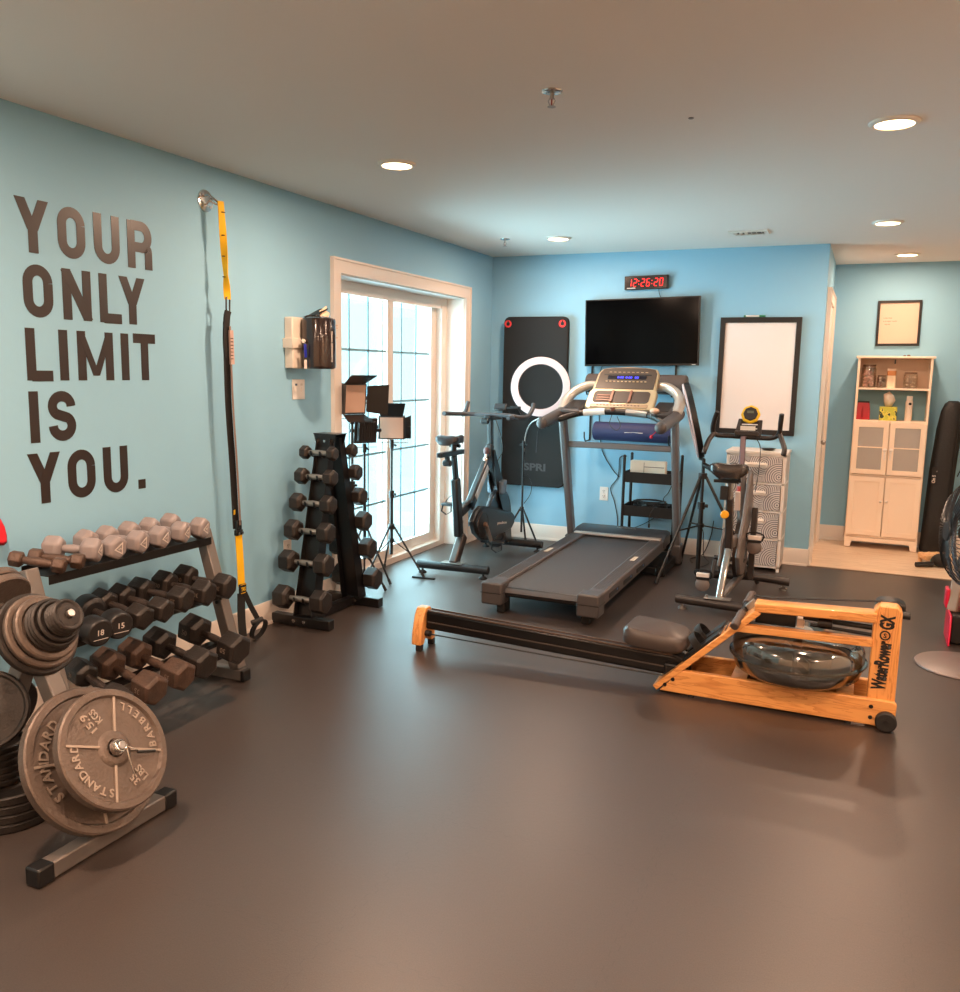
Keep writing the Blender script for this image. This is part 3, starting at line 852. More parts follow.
# plates lying on the floor under the tree
z = 0.0
for i in range(4):
    th = .03; make_plate('wide black plate lying on the floor, %s of the four wide ones' % ['bottom', 'second', 'third', 'topmost'][i], Vector((.60, -5.265, z + th)), (0, 0, 1), 0, .14, th, black_plate, grp='plates stacked flat on the floor'); z += th
for i in range(6):
    th = .022; make_plate('narrow black plate in the floor stack, %s of the six narrow ones' % ['bottom', 'second', 'third', 'fourth', 'fifth', 'topmost'][i], Vector((.565, -5.27, z + th)), (0, 0, 1), 0, .085, th, black_plate, hub=.03, rim=.015, grp='plates stacked flat on the floor'); z += th

t, _ = make_plate('black iron plate propped upright on the floor stack beside the tree', Vector((.66, -5.37, .405)), Vector((.62, -.62, .40)), 0, .122, .02, black_plate, hub=.03, rim=.012, grp=GP)
# ---------------------------------------------------------------- suspension trainer
yellow = mat('yellow webbing', (238, 186, 12), 0.7, bump=0.25, bscale=350)
webbing = mat('black webbing', (15, 13, 13), 0.75, bump=0.25, bscale=350)
tan_web = mat('worn pale webbing', (128, 108, 98), 0.8)
an = thing('wall_anchor', 'round chrome wall anchor high above the strap', 'wall anchor', (0.0, -3.59, 2.265))
b = MB(); b.lathe([(0, .012), (.022, .012), (.052, .006), (.054, 0)], d=(1, 0, 0), n=28); b.build('mount_plate', chrome, an)
for a in (45, 135, 225, 315): b = MB(); b.cyl((.006, .038 * math.cos(math.radians(a)), .038 * math.sin(math.radians(a))), (.014, .038 * math.cos(math.radians(a)), .038 * math.sin(math.radians(a))), .005, n=6); b.build('bolt', steel, an)
b = MB(); b.tube([(.008, -.025, .018), (.05, -.03, .02), (.075, 0, -.005), (.07, .02, -.02), (.04, .03, -.012), (.008, .025, .01)], .005, 8); b.build('ring', chrome, an)
st = thing('suspension_strap', 'yellow and black suspension trainer strap hanging from the wall anchor', 'suspension strap', (0.09, -3.58, 0))
def S_(x, y, z): return Vector((x - .09, y + 3.58, z))
b = MB(); pts = []; wd = []
for i in range(21):
    k = i / 20; zz = 2.262 - k * .47
    pts.append(S_(.085 + .01 * k, -3.575 + k * .022, zz)); a = .25 + 1.9 * k * k * (3 - 2 * k) if k < .75 else 1.85 - 1.6 * (k - .75) * 4 * .9
    wd.append((math.sin(a) * .9, math.cos(a), 0))
b.ribbon(pts, .034, .004, wd); b.build('anchor_strap', yellow, st)
b = MB()
for zz in (2.21, 2.1, 2.0, 1.9): b.box(S_(.09, -3.565, zz), (.01, .02, .004))
b.build('stitching', webbing, st)
b = MB(); b.tube([S_(.095, -3.563, 1.80), S_(.095, -3.565, 1.745), S_(.095, -3.556, 1.725), S_(.095, -3.540, 1.735), S_(.095, -3.537, 1.79), S_(.095, -3.545, 1.808)], .004, 8, closed=True); b.build('carabiner', black_metal, st)
b = MB(); b.ribbon(bez([S_(.095, -3.551, 1.735), S_(.093, -3.560, 1.70), S_(.09, -3.565, 1.6), S_(.09, -3.56, 1.5)], 4), .032, .012, (0.3, 1, 0)); b.build('equalizer_loop', webbing, st)
b = MB(); b.ribbon([S_(.108, -3.550, 1.64), S_(.110, -3.547, 1.47)], .026, .004, (.35, 1, 0)); b.build('care_label', mat('printed label', (186, 160, 152), .7), st)
b = MB()
for i in range(7): b.box(S_(.112, -3.548, 1.6 - i * .017), (.004, .015, .004))
b.build('label_print', black_plastic, st)
b = MB(); b.ribbon(bez([S_(.09, -3.562, 1.68), S_(.088, -3.558, 1.3), S_(.088, -3.536, .95), S_(.09, -3.522, .62)], 6), .034, .004, (.45, 1, 0)); b.build('main_strap', webbing, st)
b = MB(); b.ribbon(bez([S_(.105, -3.552, 1.66), S_(.106, -3.545, 1.3), S_(.108, -3.527, .98), S_(.11, -3.512, .64)], 6), .022, .003, (-.4, 1, 0)); b.build('second_strap', tan_web, st)
b = MB(); b.box(S_(.1, -3.516, .60), (.02, .05, .03)); b.box(S_(.1, -3.516, .64), (.02, .035, .05)); b.build('buckle', black_metal, st, bevel=.004)
b = MB(); b.box(S_(.115, -3.526, .597), (.004, .012, .014)); b.box(S_(.115, -3.502, .597), (.004, .012, .014)); b.build('buckle_tooth', chrome, st, bevel=.001)
b = MB(); b.ribbon([S_(.10, -3.545, .70), S_(.11, -3.555, .725)], .01, .003, (0, 1, 0)); b.build('pull_tab', yellow, st)
b = MB(); b.ribbon(bez([S_(.1, -3.516, .585), S_(.1, -3.508, .45), S_(.1, -3.502, .31)], 4), .04, .005, (.3, 1, 0)); b.build('lower_strap', yellow, st)
b = MB(); b.box(S_(.105, -3.500, .295), (.012, .05, .052)); tl = b.build('logo_tab', webbing, st, bevel=.002)
b = MB(); b.text('TRX', S_(.1118, -3.500, .284), (0, 1, 0), (0, 0, 1), .021, .0006, width=.036, bold=.02, center=True); b.box(S_(.1112, -3.5, .272), (.0012, .042, .003)); b.box(S_(.1112, -3.5, .318), (.0012, .042, .003)); b.build('logo', yellow, tl)
b = MB(); b.ribbon(bez([S_(.1, -3.505, .27), S_(.11, -3.52, .15), S_(.13, -3.535, .045)], 4), .045, .006, (.3, 1, 0)); b.build('foot_loop', webbing, st)
b = MB(); b.ribbon(bez([S_(.11, -3.49, .27), S_(.12, -3.455, .19), S_(.135, -3.42, .115)], 4), .028, .006, (.3, 1, 0)); b.build('foot_loop', webbing, st)
pts = [S_(.15 + .02 * math.sin(a), -3.43 + .052 * math.cos(a), .062 + .053 * math.sin(a)) for a in [2 * PI * i / 24 for i in range(24)]]
b = MB(); b.ribbon(pts, .034, .006, (1, -.3, 0), closed=True); b.build('foot_cradle', webbing, st)
b = MB(); b.tube([S_(.14, -3.475, .105), S_(.17, -3.42, .118)], .014, 12); b.build('grip', black_rubber, st)

# ---------------------------------------------------------------- wipes dispenser
cream_pl = mat('cream plastic', (216, 206, 192), 0.5)
can_m = mat('glossy dark canister', (34, 23, 22), 0.16, coat=0.4)
wd_ = thing('wipes_dispenser', 'dark wipes canister in a cream wall bracket beside the patio door', 'wipes dispenser', (0, -2.85, 1.455))
b = MB(); b.box((.03, -.065, .145), (.06, .11, .29)); b.build('wall_bracket', cream_pl, wd_, bevel=.008)
b = MB(); b.box((.035, -.07, .142), (.07, .13, .056)); b.build('bracket_band', cream_pl, wd_, bevel=.003)
b = MB(); b.lathe([(0, 0), (.085, 0), (.095, .008), (.097, .02), (.097, .27), (.093, .285), (.08, .292), (0, .294)], o=(.14, .02, 0), n=40); cn = b.build('canister', can_m, wd_)
b = MB()
for k, (z0, hh, st_) in enumerate(((.04, .012, 'CLEANING WIPES'),)):
    b.text(st_, (.14 + .0975, .02 - .006, z0), (0, 0, 1), (0, -1, 0), .016, .0012, bold=.01)
b.build('canister_print', pale_print, cn)
tan_clip = mat('tan clip', (196, 160, 130), .5)
for z0 in (.25, .235, .18): b = MB(); b.box((.14 + .070, .02 + .068, z0), (.02, .02, .006), Matrix.Rotation(PI / 4, 3, 'Z')); b.build('handle_clip', tan_clip, cn)
b = MB(); b.prism([(-.05, 0), (.05, 0), (.05, .012), (.02, .014), (-.02, .012)], (.10, .0, .293), (.5, .86, 0), (0, 0, 1), .03); b.bar((.12, -.02, .300), (.14, .075, .345), .07, .006); b.build('flip_lid', black_plastic, wd_, bevel=.002)
b = MB(); b.prism([(-.03, 0), (.03, 0), (.035, .02), (.012, .035), (.016, .06), (-.008, .045), (-.03, .03)], (.155, .05, .30), (.4, .9, 0), (0, 0, 1), .006); b.build('wipe', mat('paper wipe', (236, 206, 176), .8), wd_)
b = MB(); b.cyl((.10, -.075, .155), (.115, -.095, .155), .012, n=14); b.build('clip_button', cream_pl, wd_, bevel=.002)
b = MB(); b.box((.13, -.098, .10), (.005, .022, .075), Matrix.Rotation(.1, 3, 'X')); b.build('key_tag', mat('blue tag', (28, 44, 160), .4), wd_, bevel=.004)
b = MB(); b.box((.13, -.098, .025), (.005, .022, .05)); b.build('key_tag', mat('white tag', (226, 214, 206), .4), wd_, bevel=.008, label='round ended white tag')
b = MB(); b.tube([(.12, -.095, .155), (.13, -.098, .137)], .0015, 6); b.build('key_ring', chrome, wd_)

# red cloth corner hanging at the wall beyond the lettering
b = MB(); pts = []
for i in range(7):
    pts.append((0.02 + .012 * math.sin(i * 1.7), -4.80 - i * .05, .875 - .0 * i))
n_ = 7
vs = [(0.02 + .012 * math.sin(i * 1.7), -4.785 - i * .05, .80 + (.10 if i else .03) ) for i in range(n_)] + [(0.03 + .014 * math.sin(i * 1.7), -4.785 - i * .05, .745 + .01 * i) for i in range(n_)]
vs2 = [(x + .006, y, z) for x, y, z in vs]
fs = [(i, i + 1, n_ + i + 1, n_ + i) for i in range(n_ - 1)]
b._add(vs + vs2, fs + [tuple(14 + k for k in f[::-1]) for f in fs] + [(0, 7, 21, 14), (6, 20, 27, 13)] + [(i, 14 + i, 15 + i, i + 1) for i in range(6)] + [(7 + i, 8 + i, 22 + i, 21 + i) for i in range(6)])
rc = b.build('red_towel', mat('red cloth', (214, 24, 44), .7, bump=.2, bscale=300), sub=1)
tag(rc, 'corner of a bright red towel hanging on the wall by the lettering', 'towel')
# the hook it hangs from
b = MB(); b.cyl((0, -5.0, .905), (.05, -5.0, .91), .006, n=10); b.lathe([(0, .004), (.02, .004), (.02, 0)], o=(0, -5.0, .905), d=(1, 0, 0), n=16)
tag(b.build('wall_hook', steel), 'small steel wall hook holding the red towel', 'hook')
# ================================================================ A-frame dumbbell tower
tw = thing('dumbbell_tower', 'black A-frame tower rack of hex dumbbells by the patio door', 'dumbbell rack', (0.20, -2.85, 0))
def W_(x, y, z): return Vector((x - .20, y + 2.85, z))
gloss_black = mat('black tower steel', (16, 15, 16), 0.3, coat=0.15)
for y, s in ((-3.115, -1), (-2.575, 1)):
    b = MB(); b.box(W_(.205, y, .032), (.40, .055, .058)); b.build('base_bar', gloss_black, tw, bevel=.004)
    for x in (.17, .24):
        b = MB(); b.cyl(W_(x, y - .03, .035), W_(x, y - .036, .035), .011, n=6); b.build('bolt', chrome, tw)
    # tapering folded column leaning to the middle
    y0, y1 = y - s * .02, -2.85 + s * .045
    for dx0, dx1 in ((-.062, -.045), (.062, .045)):
        b = MB(); b.prism([(0, 0), (1, 0), (1, 1), (0, 1)], (0, 0, 0), (1, 0, 0), (0, 1, 0), 1)
        b = MB()
        a0, a1 = W_(.222 + dx0, y0, .05), W_(.228 + dx1, y1, 1.06)
        vs = []
        for p, d in ((a0, .085), (a1, .055)):
            for e in (-1, 1):
                for f in (-.002, .002): vs.append(p + Vector((f, e * d / 2, 0)))
        b._add(vs, [(0, 1, 3, 2), (4, 6, 7, 5), (0, 4, 5, 1), (2, 3, 7, 6), (0, 2, 6, 4), (1, 5, 7, 3)])
        b.build('side_plate', gloss_black, tw)
    b = MB(); vs = []
    for (yy, z, w) in ((y0, .05, .06), (y1, 1.06, .044)):
        for e in (-1, 1):
            for f in (-.003, .003): vs.append(W_(.225 + e * w, yy + f + s * .0, z))
    b._add(vs, [(0, 1, 3, 2), (4, 6, 7, 5), (0, 4, 5, 1), (2, 3, 7, 6), (0, 2, 6, 4), (1, 5, 7, 3)]); b.build('face_plate', gloss_black, tw)
b = MB(); b.bar(W_(.205, -3.09, .032), W_(.205, -2.60, .032), .05, .05); b.build('cross_bar', gloss_black, tw, bevel=.004)
b = MB(); b.prism([(-.075, 0), (.075, 0), (.065, -.04), (.045, -.075), (-.045, -.075), (-.065, -.04)], W_(.228, -2.905, 1.085), (1, 0, 0), (0, 0, 1), .003)
b.prism([(-.075, 0), (.075, 0), (.065, -.04), (.045, -.075), (-.045, -.075), (-.065, -.04)], W_(.228, -2.798, 1.085), (1, 0, 0), (0, 0, 1), .003)
b.box(W_(.228, -2.852, 1.086), (.16, .11, .004)); b.build('top_cap', gloss_black, tw)
for x in (.185, .228, .27): b = MB(); b.cyl(W_(x, -2.908, 1.045), W_(x, -2.914, 1.045), .008, n=6); b.build('bolt', chrome, tw)
hs = [.982, .848, .700, .545, .370, .170]
rs = [.040, .049, .055, .061, .066, .070]
Ls = [.215, .235, .255, .275, .295, .315]
names = ['top', 'second', 'third', 'fourth', 'fifth', 'bottom']
for side, s in (('front', -1), ('rear', 1)):
    for h, r_, L, nm in zip(hs, rs, Ls, names):
        k = (h - .05) / 1.01
        yc = (-3.115 + (-2.895 + 3.115) * k) if s < 0 else (-2.575 + (-2.805 + 2.575) * k)
        yy = yc + s * .062
        d = make_dumbbell('dumbbell', 'tower', L * (1.08 if s < 0 else 1.0), r_, r_ * 1.32)
        z_ = max(h, r_ * .87 + .062)
        xx = .232 if s < 0 else .212
        aim(d, (xx - .1, yy, z_), (xx + .1, yy, z_), PI / 2)
        d['label'] = ('black hex dumbbell with chrome grip, %s on the lettering side of the black tower' if s < 0 else 'black hex dumbbell poking out behind the black tower, %s on its patio door side') % nm
        d['group'] = 'hex dumbbells on the tower'
        for dx in (-.03, .03):
            b = MB(); b.ribbon([W_(.225 + dx, yc, z_ - .03), W_(.225 + dx, yy - s * .004, z_ - .024), W_(.225 + dx, yy + s * .022, z_ - .012), W_(.225 + dx, yy + s * .026, z_ + .012)], .012, .003, (1, 0, 0)); b.build('cradle', gloss_black if h > .4 else gloss_black, tw)

# ================================================================ studio LED lights on tripod stands
lightbody = mat('studio light shell', (38, 36, 37), 0.45)
diff_m = mat('unlit diffuser panel', (190, 158, 140), 0.35)
def tripod(parent, H0, spread, crown, r=.011, az0=0.0, m=black_metal, brace=True, drop=.30):
    """three-legged stand standing on the parent's origin; crown = height where the legs start"""
    b = MB(); b.cyl((0, 0, .16 if brace else .02), (0, 0, H0 * .62), r * 1.25, n=14); b.cyl((0, 0, H0 * .6), (0, 0, H0), r * .85, n=14); b.build('pole', m, parent)
    b = MB(); b.cyl((0, 0, crown - .02), (0, 0, crown + .02), r * 2.2, n=14); b.build('leg_collar', black_plastic, parent, bevel=.002)
    b = MB(); b.cyl((0, 0, H0 * .6), (0, 0, H0 * .6 + .05), r * 1.9, n=14); b.cyl((r, 0, H0 * .6 + .025), (r * 3.4, 0, H0 * .6 + .025), r * .9, n=10); b.build('height_clamp', black_plastic, parent, bevel=.002)
    lo = max(.05, crown - drop)
    b = MB(); b.cyl((0, 0, lo - .012), (0, 0, lo + .012), r * 2.0, n=14); b.build('brace_collar', black_plastic, parent)
    for i in range(3):
        a = az0 + i * 2 * PI / 3; c, s = math.cos(a), math.sin(a)
        b = MB(); p0 = Vector((c * .02, s * .02, crown)); p1 = Vector((c * spread, s * spread, .012))
        b.tube([p0, p1], [r * .75, r * .7], 8); lg = b.build('leg', m, parent)
        b = MB(); e = p1 + (p1 - p0).normalized() * .008; b.tube([p1 - (p1 - p0).normalized() * .03, e], r * 1.0, 8); b.build('rubber_foot', black_rubber, lg)
        b = MB(); q = p0.lerp(p1, .52); b.tube([(c * .015, s * .015, lo), q], r * .4, 6); b.build('brace', m, lg)
def studio_light(x, y, H0, yawd, label, pitchd=0, az0=0.0, w=.20, h=.19, doors=('top',), topf=1.0, crown=.36, spread=.24):
    t = thing('studio_light', label, 'studio light', (x, y, 0), group='studio lights on stands')
    tripod(t, H0, spread, crown, r=.010, az0=az0, brace=True, drop=.1)
    R = Matrix.Rotation(math.radians(yawd), 3, 'Z') @ Matrix.Rotation(math.radians(pitchd), 3, 'X')   # local: front = -y
    c = Vector((0, 0, H0 + .035 + h / 2))
    def q(v): return c + R @ Vector(v)
    def bx(b, ce, d): b.box(q(ce), d, R)
    b = MB(); 
    s0 = len(b.v); bx(b, (0, .0, 0), (w, .05, h)); bx(b, (0, .03, 0), (w * .8, .03, h * .8)); pn = b.build('light_panel', lightbody, t, bevel=.006)
    b = MB(); bx(b, (-.0, -.026, 0), (w * .86, .004, h * .88)); b.build('diffuser', diff_m, pn)
    b = MB()
    for i in range(8): bx(b, (-w * .36 + i * w * .103, .046, 0), (.004, .012, h * .7))
    b.build('heat_sink', lightbody, pn)
    b = MB(); b.tube([q((-w / 2 - .018, .01, 0)), q((-w / 2 - .018, .01, -h / 2 - .03)), q((w / 2 + .018, .01, -h / 2 - .03)), q((w / 2 + .018, .01, 0))], .0035, 6); b.build('yoke', steel, t)
    for s in (-1, 1):
        b = MB(); b.cyl(q((s * w / 2, .01, 0)), q((s * (w / 2 + .035), .01, 0)), .013, n=10); b.build('tilt_knob', black_plastic, t, bevel=.002)
    b = MB(); b.cyl((0, 0, H0 - .03), (0, 0, H0 + .03), .015, n=12); b.cyl((0, 0, H0), (.035, 0, H0 - .01), .008, n=8); b.build('mount', black_plastic, t)
    for dname in doors:
        if dname == 'top': poly = [(-w * .42, 0), (w * .42, 0), (w * .52, h * .62), (-w * .52, h * .62)]; o = (0, -.025, h / 2); U = (1, 0, 0); V = (0, -.35 * topf, 1 / topf)
        if dname == 'bottom': poly = [(-w * .42, 0), (w * .42, 0), (w * .52, h * .5), (-w * .52, h * .5)]; o = (0, -.025, -h / 2); U = (1, 0, 0); V = (0, -.95, -.35)
        if dname == 'right': poly = [(0, -h * .42), (w * .75, -h * .5), (w * .75, h * .5), (0, h * .42)]; o = (w / 2, -.025, 0); U = (.85, -.5, 0); V = (0, 0, 1)
        if dname == 'fold': poly = [(0, -h * .45), (w * .3, -h * .5), (w * .3, h * .5), (0, h * .45)]; o = (w / 2, -.025, 0); U = (.7, .7, 0); V = (0, 0, 1)
        if dname == 'left': poly = [(0, -h * .42), (w * .5, -h * .5), (w * .5, h * .5), (0, h * .42)]; o = (-w / 2, -.025, 0); U = (-.3, -.95, 0); V = (0, 0, 1)
        b = MB(); b.prism(poly, q(o), R @ Vector(U), R @ Vector(V), .0025); b.build('barn_door', black_metal, pn)
    return t
studio_light(.05, -1.83, .945, 28, 'studio light standing foremost before the patio door, its pale panel facing the room', pitchd=8, az0=math.radians(12), w=.185, h=.165, doors=('top', 'fold'), spread=.24)
studio_light(0.02, -2.29, 1.135, 66, 'tallest studio light, its panel raised above the dumbbell tower', pitchd=5, az0=math.radians(20), w=.19, h=.20, doors=('top', 'right', 'bottom', 'left'), topf=2.2, spread=.22, crown=.4)
studio_light(-.03, -2.06, .93, 238, 'studio light turned away between the two others by the patio door', pitchd=-8, az0=math.radians(2), w=.17, h=.17, doors=(), spread=.20, crown=.38)

# ================================================================ black spin bike
sb_m = mat('spin bike frame black', (22, 21, 22), 0.36, coat=0.1)
hb_m = mat('foam handlebar', (62, 62, 66), 0.5, bump=.1, bscale=200)
saddle_m = mat('saddle leather', (44, 43, 46), 0.38)
bx_ = .42
sb = thing('spin_bike', 'black spin bike facing the blue back wall beside the patio door', 'exercise bike', (bx_, -1.1, 0))
def B_(x, y, z): return Vector((x - bx_, y + 1.1, z))
b = MB(); b.tube([B_(.15, -1.62, .062), B_(.70, -1.585, .062)], .03, 16); rb = b.build('stabilizer', sb_m, sb, bevel=.004)
for x, y in ((.19, -1.617), (.66, -1.59)):
    b = MB(); b.lathe([(0, 0), (.028, 0), (.03, .006), (.018, .016), (.008, .02), (.008, .036)], o=B_(x, y, 0), n=18); b.build('levelling_foot', black_rubber, rb)
b = MB(); b.tube([B_(.18, -.545, .062), B_(.72, -.53, .062)], .03, 16); rb = b.build('stabilizer', sb_m, sb, bevel=.004)
for x in (.22, .68):
    b = MB(); b.lathe([(0, 0), (.028, 0), (.03, .006), (.018, .016), (.008, .02), (.008, .036)], o=B_(x, -.54, 0), n=18); b.build('levelling_foot', black_rubber, rb)
b = MB(); b.bar(B_(bx_, -1.58, .075), B_(bx_, -1.43, .27), .06, .075); b.build('rear_leg', mat('worn bronze leg', (74, 66, 62), .32, metal=.6), sb, bevel=.012)
b = MB(); b.box(B_(bx_, -1.59, .092), (.16, .075, .006)); b.build('leg_bracket', steel, sb, bevel=.001)
b = MB(); b.bar(B_(bx_, -1.495, .27), B_(bx_, -1.565, .70), .052, .075); b.build('seat_tube', sb_m, sb, bevel=.012)
b = MB(); b.bar(B_(bx_, -1.555, .68), B_(bx_, -1.595, .865), .032, .05); b.build('seat_post', sb_m, sb, bevel=.008)
b = MB(); b.bar(B_(bx_, -1.83, .885), B_(bx_, -1.46, .885), .04, .035); b.bar(B_(bx_, -1.71, .875), B_(bx_, -1.69, .825), .03, .03); b.cyl(B_(bx_ - .03, -1.70, .82), B_(bx_ + .03, -1.70, .82), .022, n=12); b.build('seat_slider', sb_m, sb, bevel=.006)
b = MB(); b.cyl(B_(bx_, -1.60, .9), B_(bx_, -1.60, .95), .02, n=12); b.cyl(B_(bx_ - .04, -1.58, .935), B_(bx_ + .04, -1.58, .935), .014, n=10); b.build('seat_clamp', black_metal, sb)
def saddle(b, O, L=.27, W=.15, dirn=(0, 1, 0), up=.0):
    """bicycle saddle: nose towards dirn"""
    d = Vector(dirn).normalized(); sd = d.cross(Vector((0, 0, 1))); secs = []
    prof = [(-.5, .62, .0), (-.47, .9, .016), (-.36, 1.0, .018), (-.2, .82, .006), (0, .46, -.002), (.2, .28, 0), (.4, .22, .004), (.48, .16, 0), (.5, .06, -.004)]
    n = 20; vs = []
    for k, wf, zz in prof:
        for i in range(n):
            a = 2 * PI * i / n; cx = math.copysign(abs(math.cos(a)) ** .6, math.cos(a)); sz = math.copysign(abs(math.sin(a)) ** .65, math.sin(a))
            h_ = .026 if sz > 0 else .03
            dip = -.008 * (1 - abs(cx)) if (sz > 0 and k < .1) else 0
            vs.append(Vector(O) + d * k * L + sd * cx * W / 2 * wf + Vector((0, 0, zz + sz * h_ + dip)))
    fs = [tuple(range(n)), tuple(range((len(prof) - 1) * n, len(prof) * n))[::-1]]
    for k in range(len(prof) - 1):
        for i in range(n): fs.append((k * n + i, (k + 1) * n + i, (k + 1) * n + (i + 1) % n, k * n + (i + 1) % n))
    b._add(vs, fs)
b = MB(); saddle(b, B_(bx_, -1.60, .975), L=.29, W=.17); b.build('saddle', saddle_m, sb, ang=60)
b = MB(); b.bar(B_(bx_, -1.42, .475), B_(bx_, -1.30, .49), .055, .06); b.bar(B_(bx_, -1.50, .44), B_(bx_, -1.33, .485), .055, .07); b.bar(B_(bx_, -1.33, .46), B_(bx_, -.985, .79), .055, .085); b.build('main_frame', sb_m, sb, bevel=.014)
b = MB(); b.bar(B_(bx_ + .031, -1.27, .525), B_(bx_ + .031, -1.05, .735), .004, .05); b.build('frame_stripe', mat('satin stripe', (190, 176, 166), .3, metal=.5), sb, bevel=.001)
b = MB(); b.bar(B_(bx_, -.985, .72), B_(bx_, -.955, .90), .05, .06); b.build('head_tube', sb_m, sb, bevel=.01)
b = MB(); b.bar(B_(bx_, -.94, .86), B_(bx_, -.955, 1.115), .032, .05); b.build('handlebar_post', sb_m, sb, bevel=.006)
b = MB(); b.bar(B_(bx_, -.96, .84), B_(bx_, -.64, .32), .05, .08); b.bar(B_(bx_, -.66, .36), B_(bx_, -.56, .07), .05, .085); b.build('front_fork', sb_m, sb, bevel=.014)
for sx in (-.032, .026):
    b = MB(); b.prism([(.14, .86), (.17, .86), (.30, .66), (.50, .36), (.56, .08), (.44, .08), (.34, .38), (.20, .60)], B_(bx_ + sx, -1.1, 0), (0, 1, 0), (0, 0, 1), .008); b.build('fork_fairing', sb_m, sb, bevel=.002)
# brake knob
b = MB(); b.cyl(B_(bx_, -1.045, .70), B_(bx_, -1.03, .80), .022, n=14); b.cyl(B_(bx_, -1.03, .80), B_(bx_, -1.025, .835), .01, n=10); b.build('tension_shaft', chrome, sb, bevel=.002)
b = MB(); b.lathe([(0, 0), (.016, 0), (.022, .015), (.022, .04), (.014, .052), (0, .054)], o=B_(bx_, -1.025, .83), n=18); b.build('tension_knob', mat('dull red knob', (96, 66, 66), .4), sb)
# flywheel and cover
b = MB(); b.lathe([(0, -.02), (.05, -.02), (.06, -.008), (.19, -.008), (.20, -.018), (.235, -.018), (.238, -.012), (.238, .012), (.235, .018), (.20, .018), (.19, .008), (.06, .008), (.05, .02), (0, .02)], o=B_(bx_ + .005, -.78, .30), d=(1, 0, 0), n=48); b.build('flywheel', mat('flywheel iron', (54, 52, 54), .3, metal=.6), sb)
cov = mat('belt cover', (22, 21, 23), 0.4)
poly = [(-1.42, .37), (-1.36, .43), (-1.26, .465), (-1.1, .44), (-.66, .335), (-.60, .30), (-.60, .24), (-.66, .20), (-1.10, .175), (-1.24, .20), (-1.36, .27)]
b = MB(); b.prism([(a + 1.1, z) for a, z in poly], B_(bx_ + .035, -1.1, 0), (0, 1, 0), (0, 0, 1), .045); cvr = b.build('belt_cover', cov, sb, bevel=.01)
b = MB(); b.prism([((a + 1.05) * .9 + .04, (z - .32) * .85 + .32) for a, z in poly], B_(bx_ + .081, -1.1, 0), (0, 1, 0), (0, 0, 1), .004); b.build('cover_face', mat('cover panel', (28, 28, 30), .38), cvr, bevel=.002)
b = MB(); b.text('pooboo', B_(bx_ + .0865, -.98, .285), (0, 1, -.12), (0, .12, 1), .022, .001, width=.19, bold=.02); b.build('logo', pale_print, cvr)
b = MB(); b.lathe([(0, .0), (.085, .0), (.095, .006), (.10, 0)], o=B_(bx_ + .082, -1.255, .325), d=(1, 0, 0), n=36); b.build('crank_disc', mat('crank disc', (62, 50, 44), .35, metal=.4), cvr)
b = MB(); b.prism([(-.03, 0), (.03, 0), (.05, .11), (-.04, .10)], B_(bx_ - .07, -.80, .50), (0, 1, 0), (0, 0, 1), .14); b.build('brake_cover', mat('blue-grey cover', (92, 104, 116), .25), sb, bevel=.01)
# cranks and pedals
def pedal(b_parent, c, s, toe=(0, 1, 0)):
    c = Vector(c)
    b = MB(); b.box(c + Vector((s * .05, 0, 0)), (.085, .07, .02)); b.box(c + Vector((s * .05, .045, 0)), (.07, .03, .012)); p = b.build('pedal', black_plastic, b_parent, bevel=.004)
    b = MB(); pts = [c + Vector((s * .05 + .035 * math.cos(a), .03 + .055 * abs(math.sin(a)), .045 * math.sin(a) * 1.0 + .01)) for a in [PI * i / 10 for i in range(11)]]
    b.ribbon(pts, .014, .004, (0, 1, .3)); b.ribbon([c + Vector((s * .05 - .035, -.02, -.01)), c + Vector((s * .05 - .04, -.03, -.05)), c + Vector((s * .05, -.03, -.075)), c + Vector((s * .05 + .04, -.03, -.05)), c + Vector((s * .05 + .035, -.02, -.01))], .02, .003, (0, 1, 0)); b.build('toe_strap', black_rubber, p)
    b = MB(); b.cyl(c, c + Vector((s * .095, 0, 0)), .008, n=10); b.build('axle', chrome, p)
    return p
cr = B_(bx_, -1.245, .325)
for s, dy, dz in ((1, .09, -.145), (-1, -.09, .145)):
    b = MB(); b.cyl(cr + Vector((s * .09, 0, 0)), cr + Vector((s * .112, 0, 0)), .02, n=14); b.bar(cr + Vector((s * .105, 0, 0)), cr + Vector((s * .115, dy, dz)), .014, .028, up=(1, 0, 0)); c_ = b.build('crank_arm', mat('crank steel', (150, 120, 104), .3, metal=.8), sb, bevel=.003)
    pedal(sb, cr + Vector((s * .118, dy, dz)), s)
# handlebar: wide base bar with two forward horns and an aero loop
def hb(b, pts, r=.016): b.tube(bez([B_(*p) for p in pts], 6), r, 12)
b = MB(); b.tube([B_(bx_ - .13, -.985, 1.13), B_(bx_ + .13, -.985, 1.13)], .016, 12)
hb(b, [(.30, -.985, 1.13), (.22, -1.03, 1.13), (.205, -1.15, 1.135), (.205, -1.33, 1.145)])
hb(b, [(.54, -.985, 1.13), (.61, -.97, 1.125), (.655, -.93, 1.115), (.68, -.84, 1.12), (.69, -.77, 1.17), (.69, -.74, 1.215)], .017)
hb(b, [(.26, -.985, 1.13), (.2, -.97, 1.125), (.17, -.92, 1.12), (.155, -.84, 1.15), (.15, -.79, 1.215)], .016)
hb(b, [(.54, -.985, 1.13), (.60, -.99, 1.125), (.64, -1.05, 1.12), (.645, -1.15, 1.12)], .016)
b.build('handlebar', hb_m, sb)
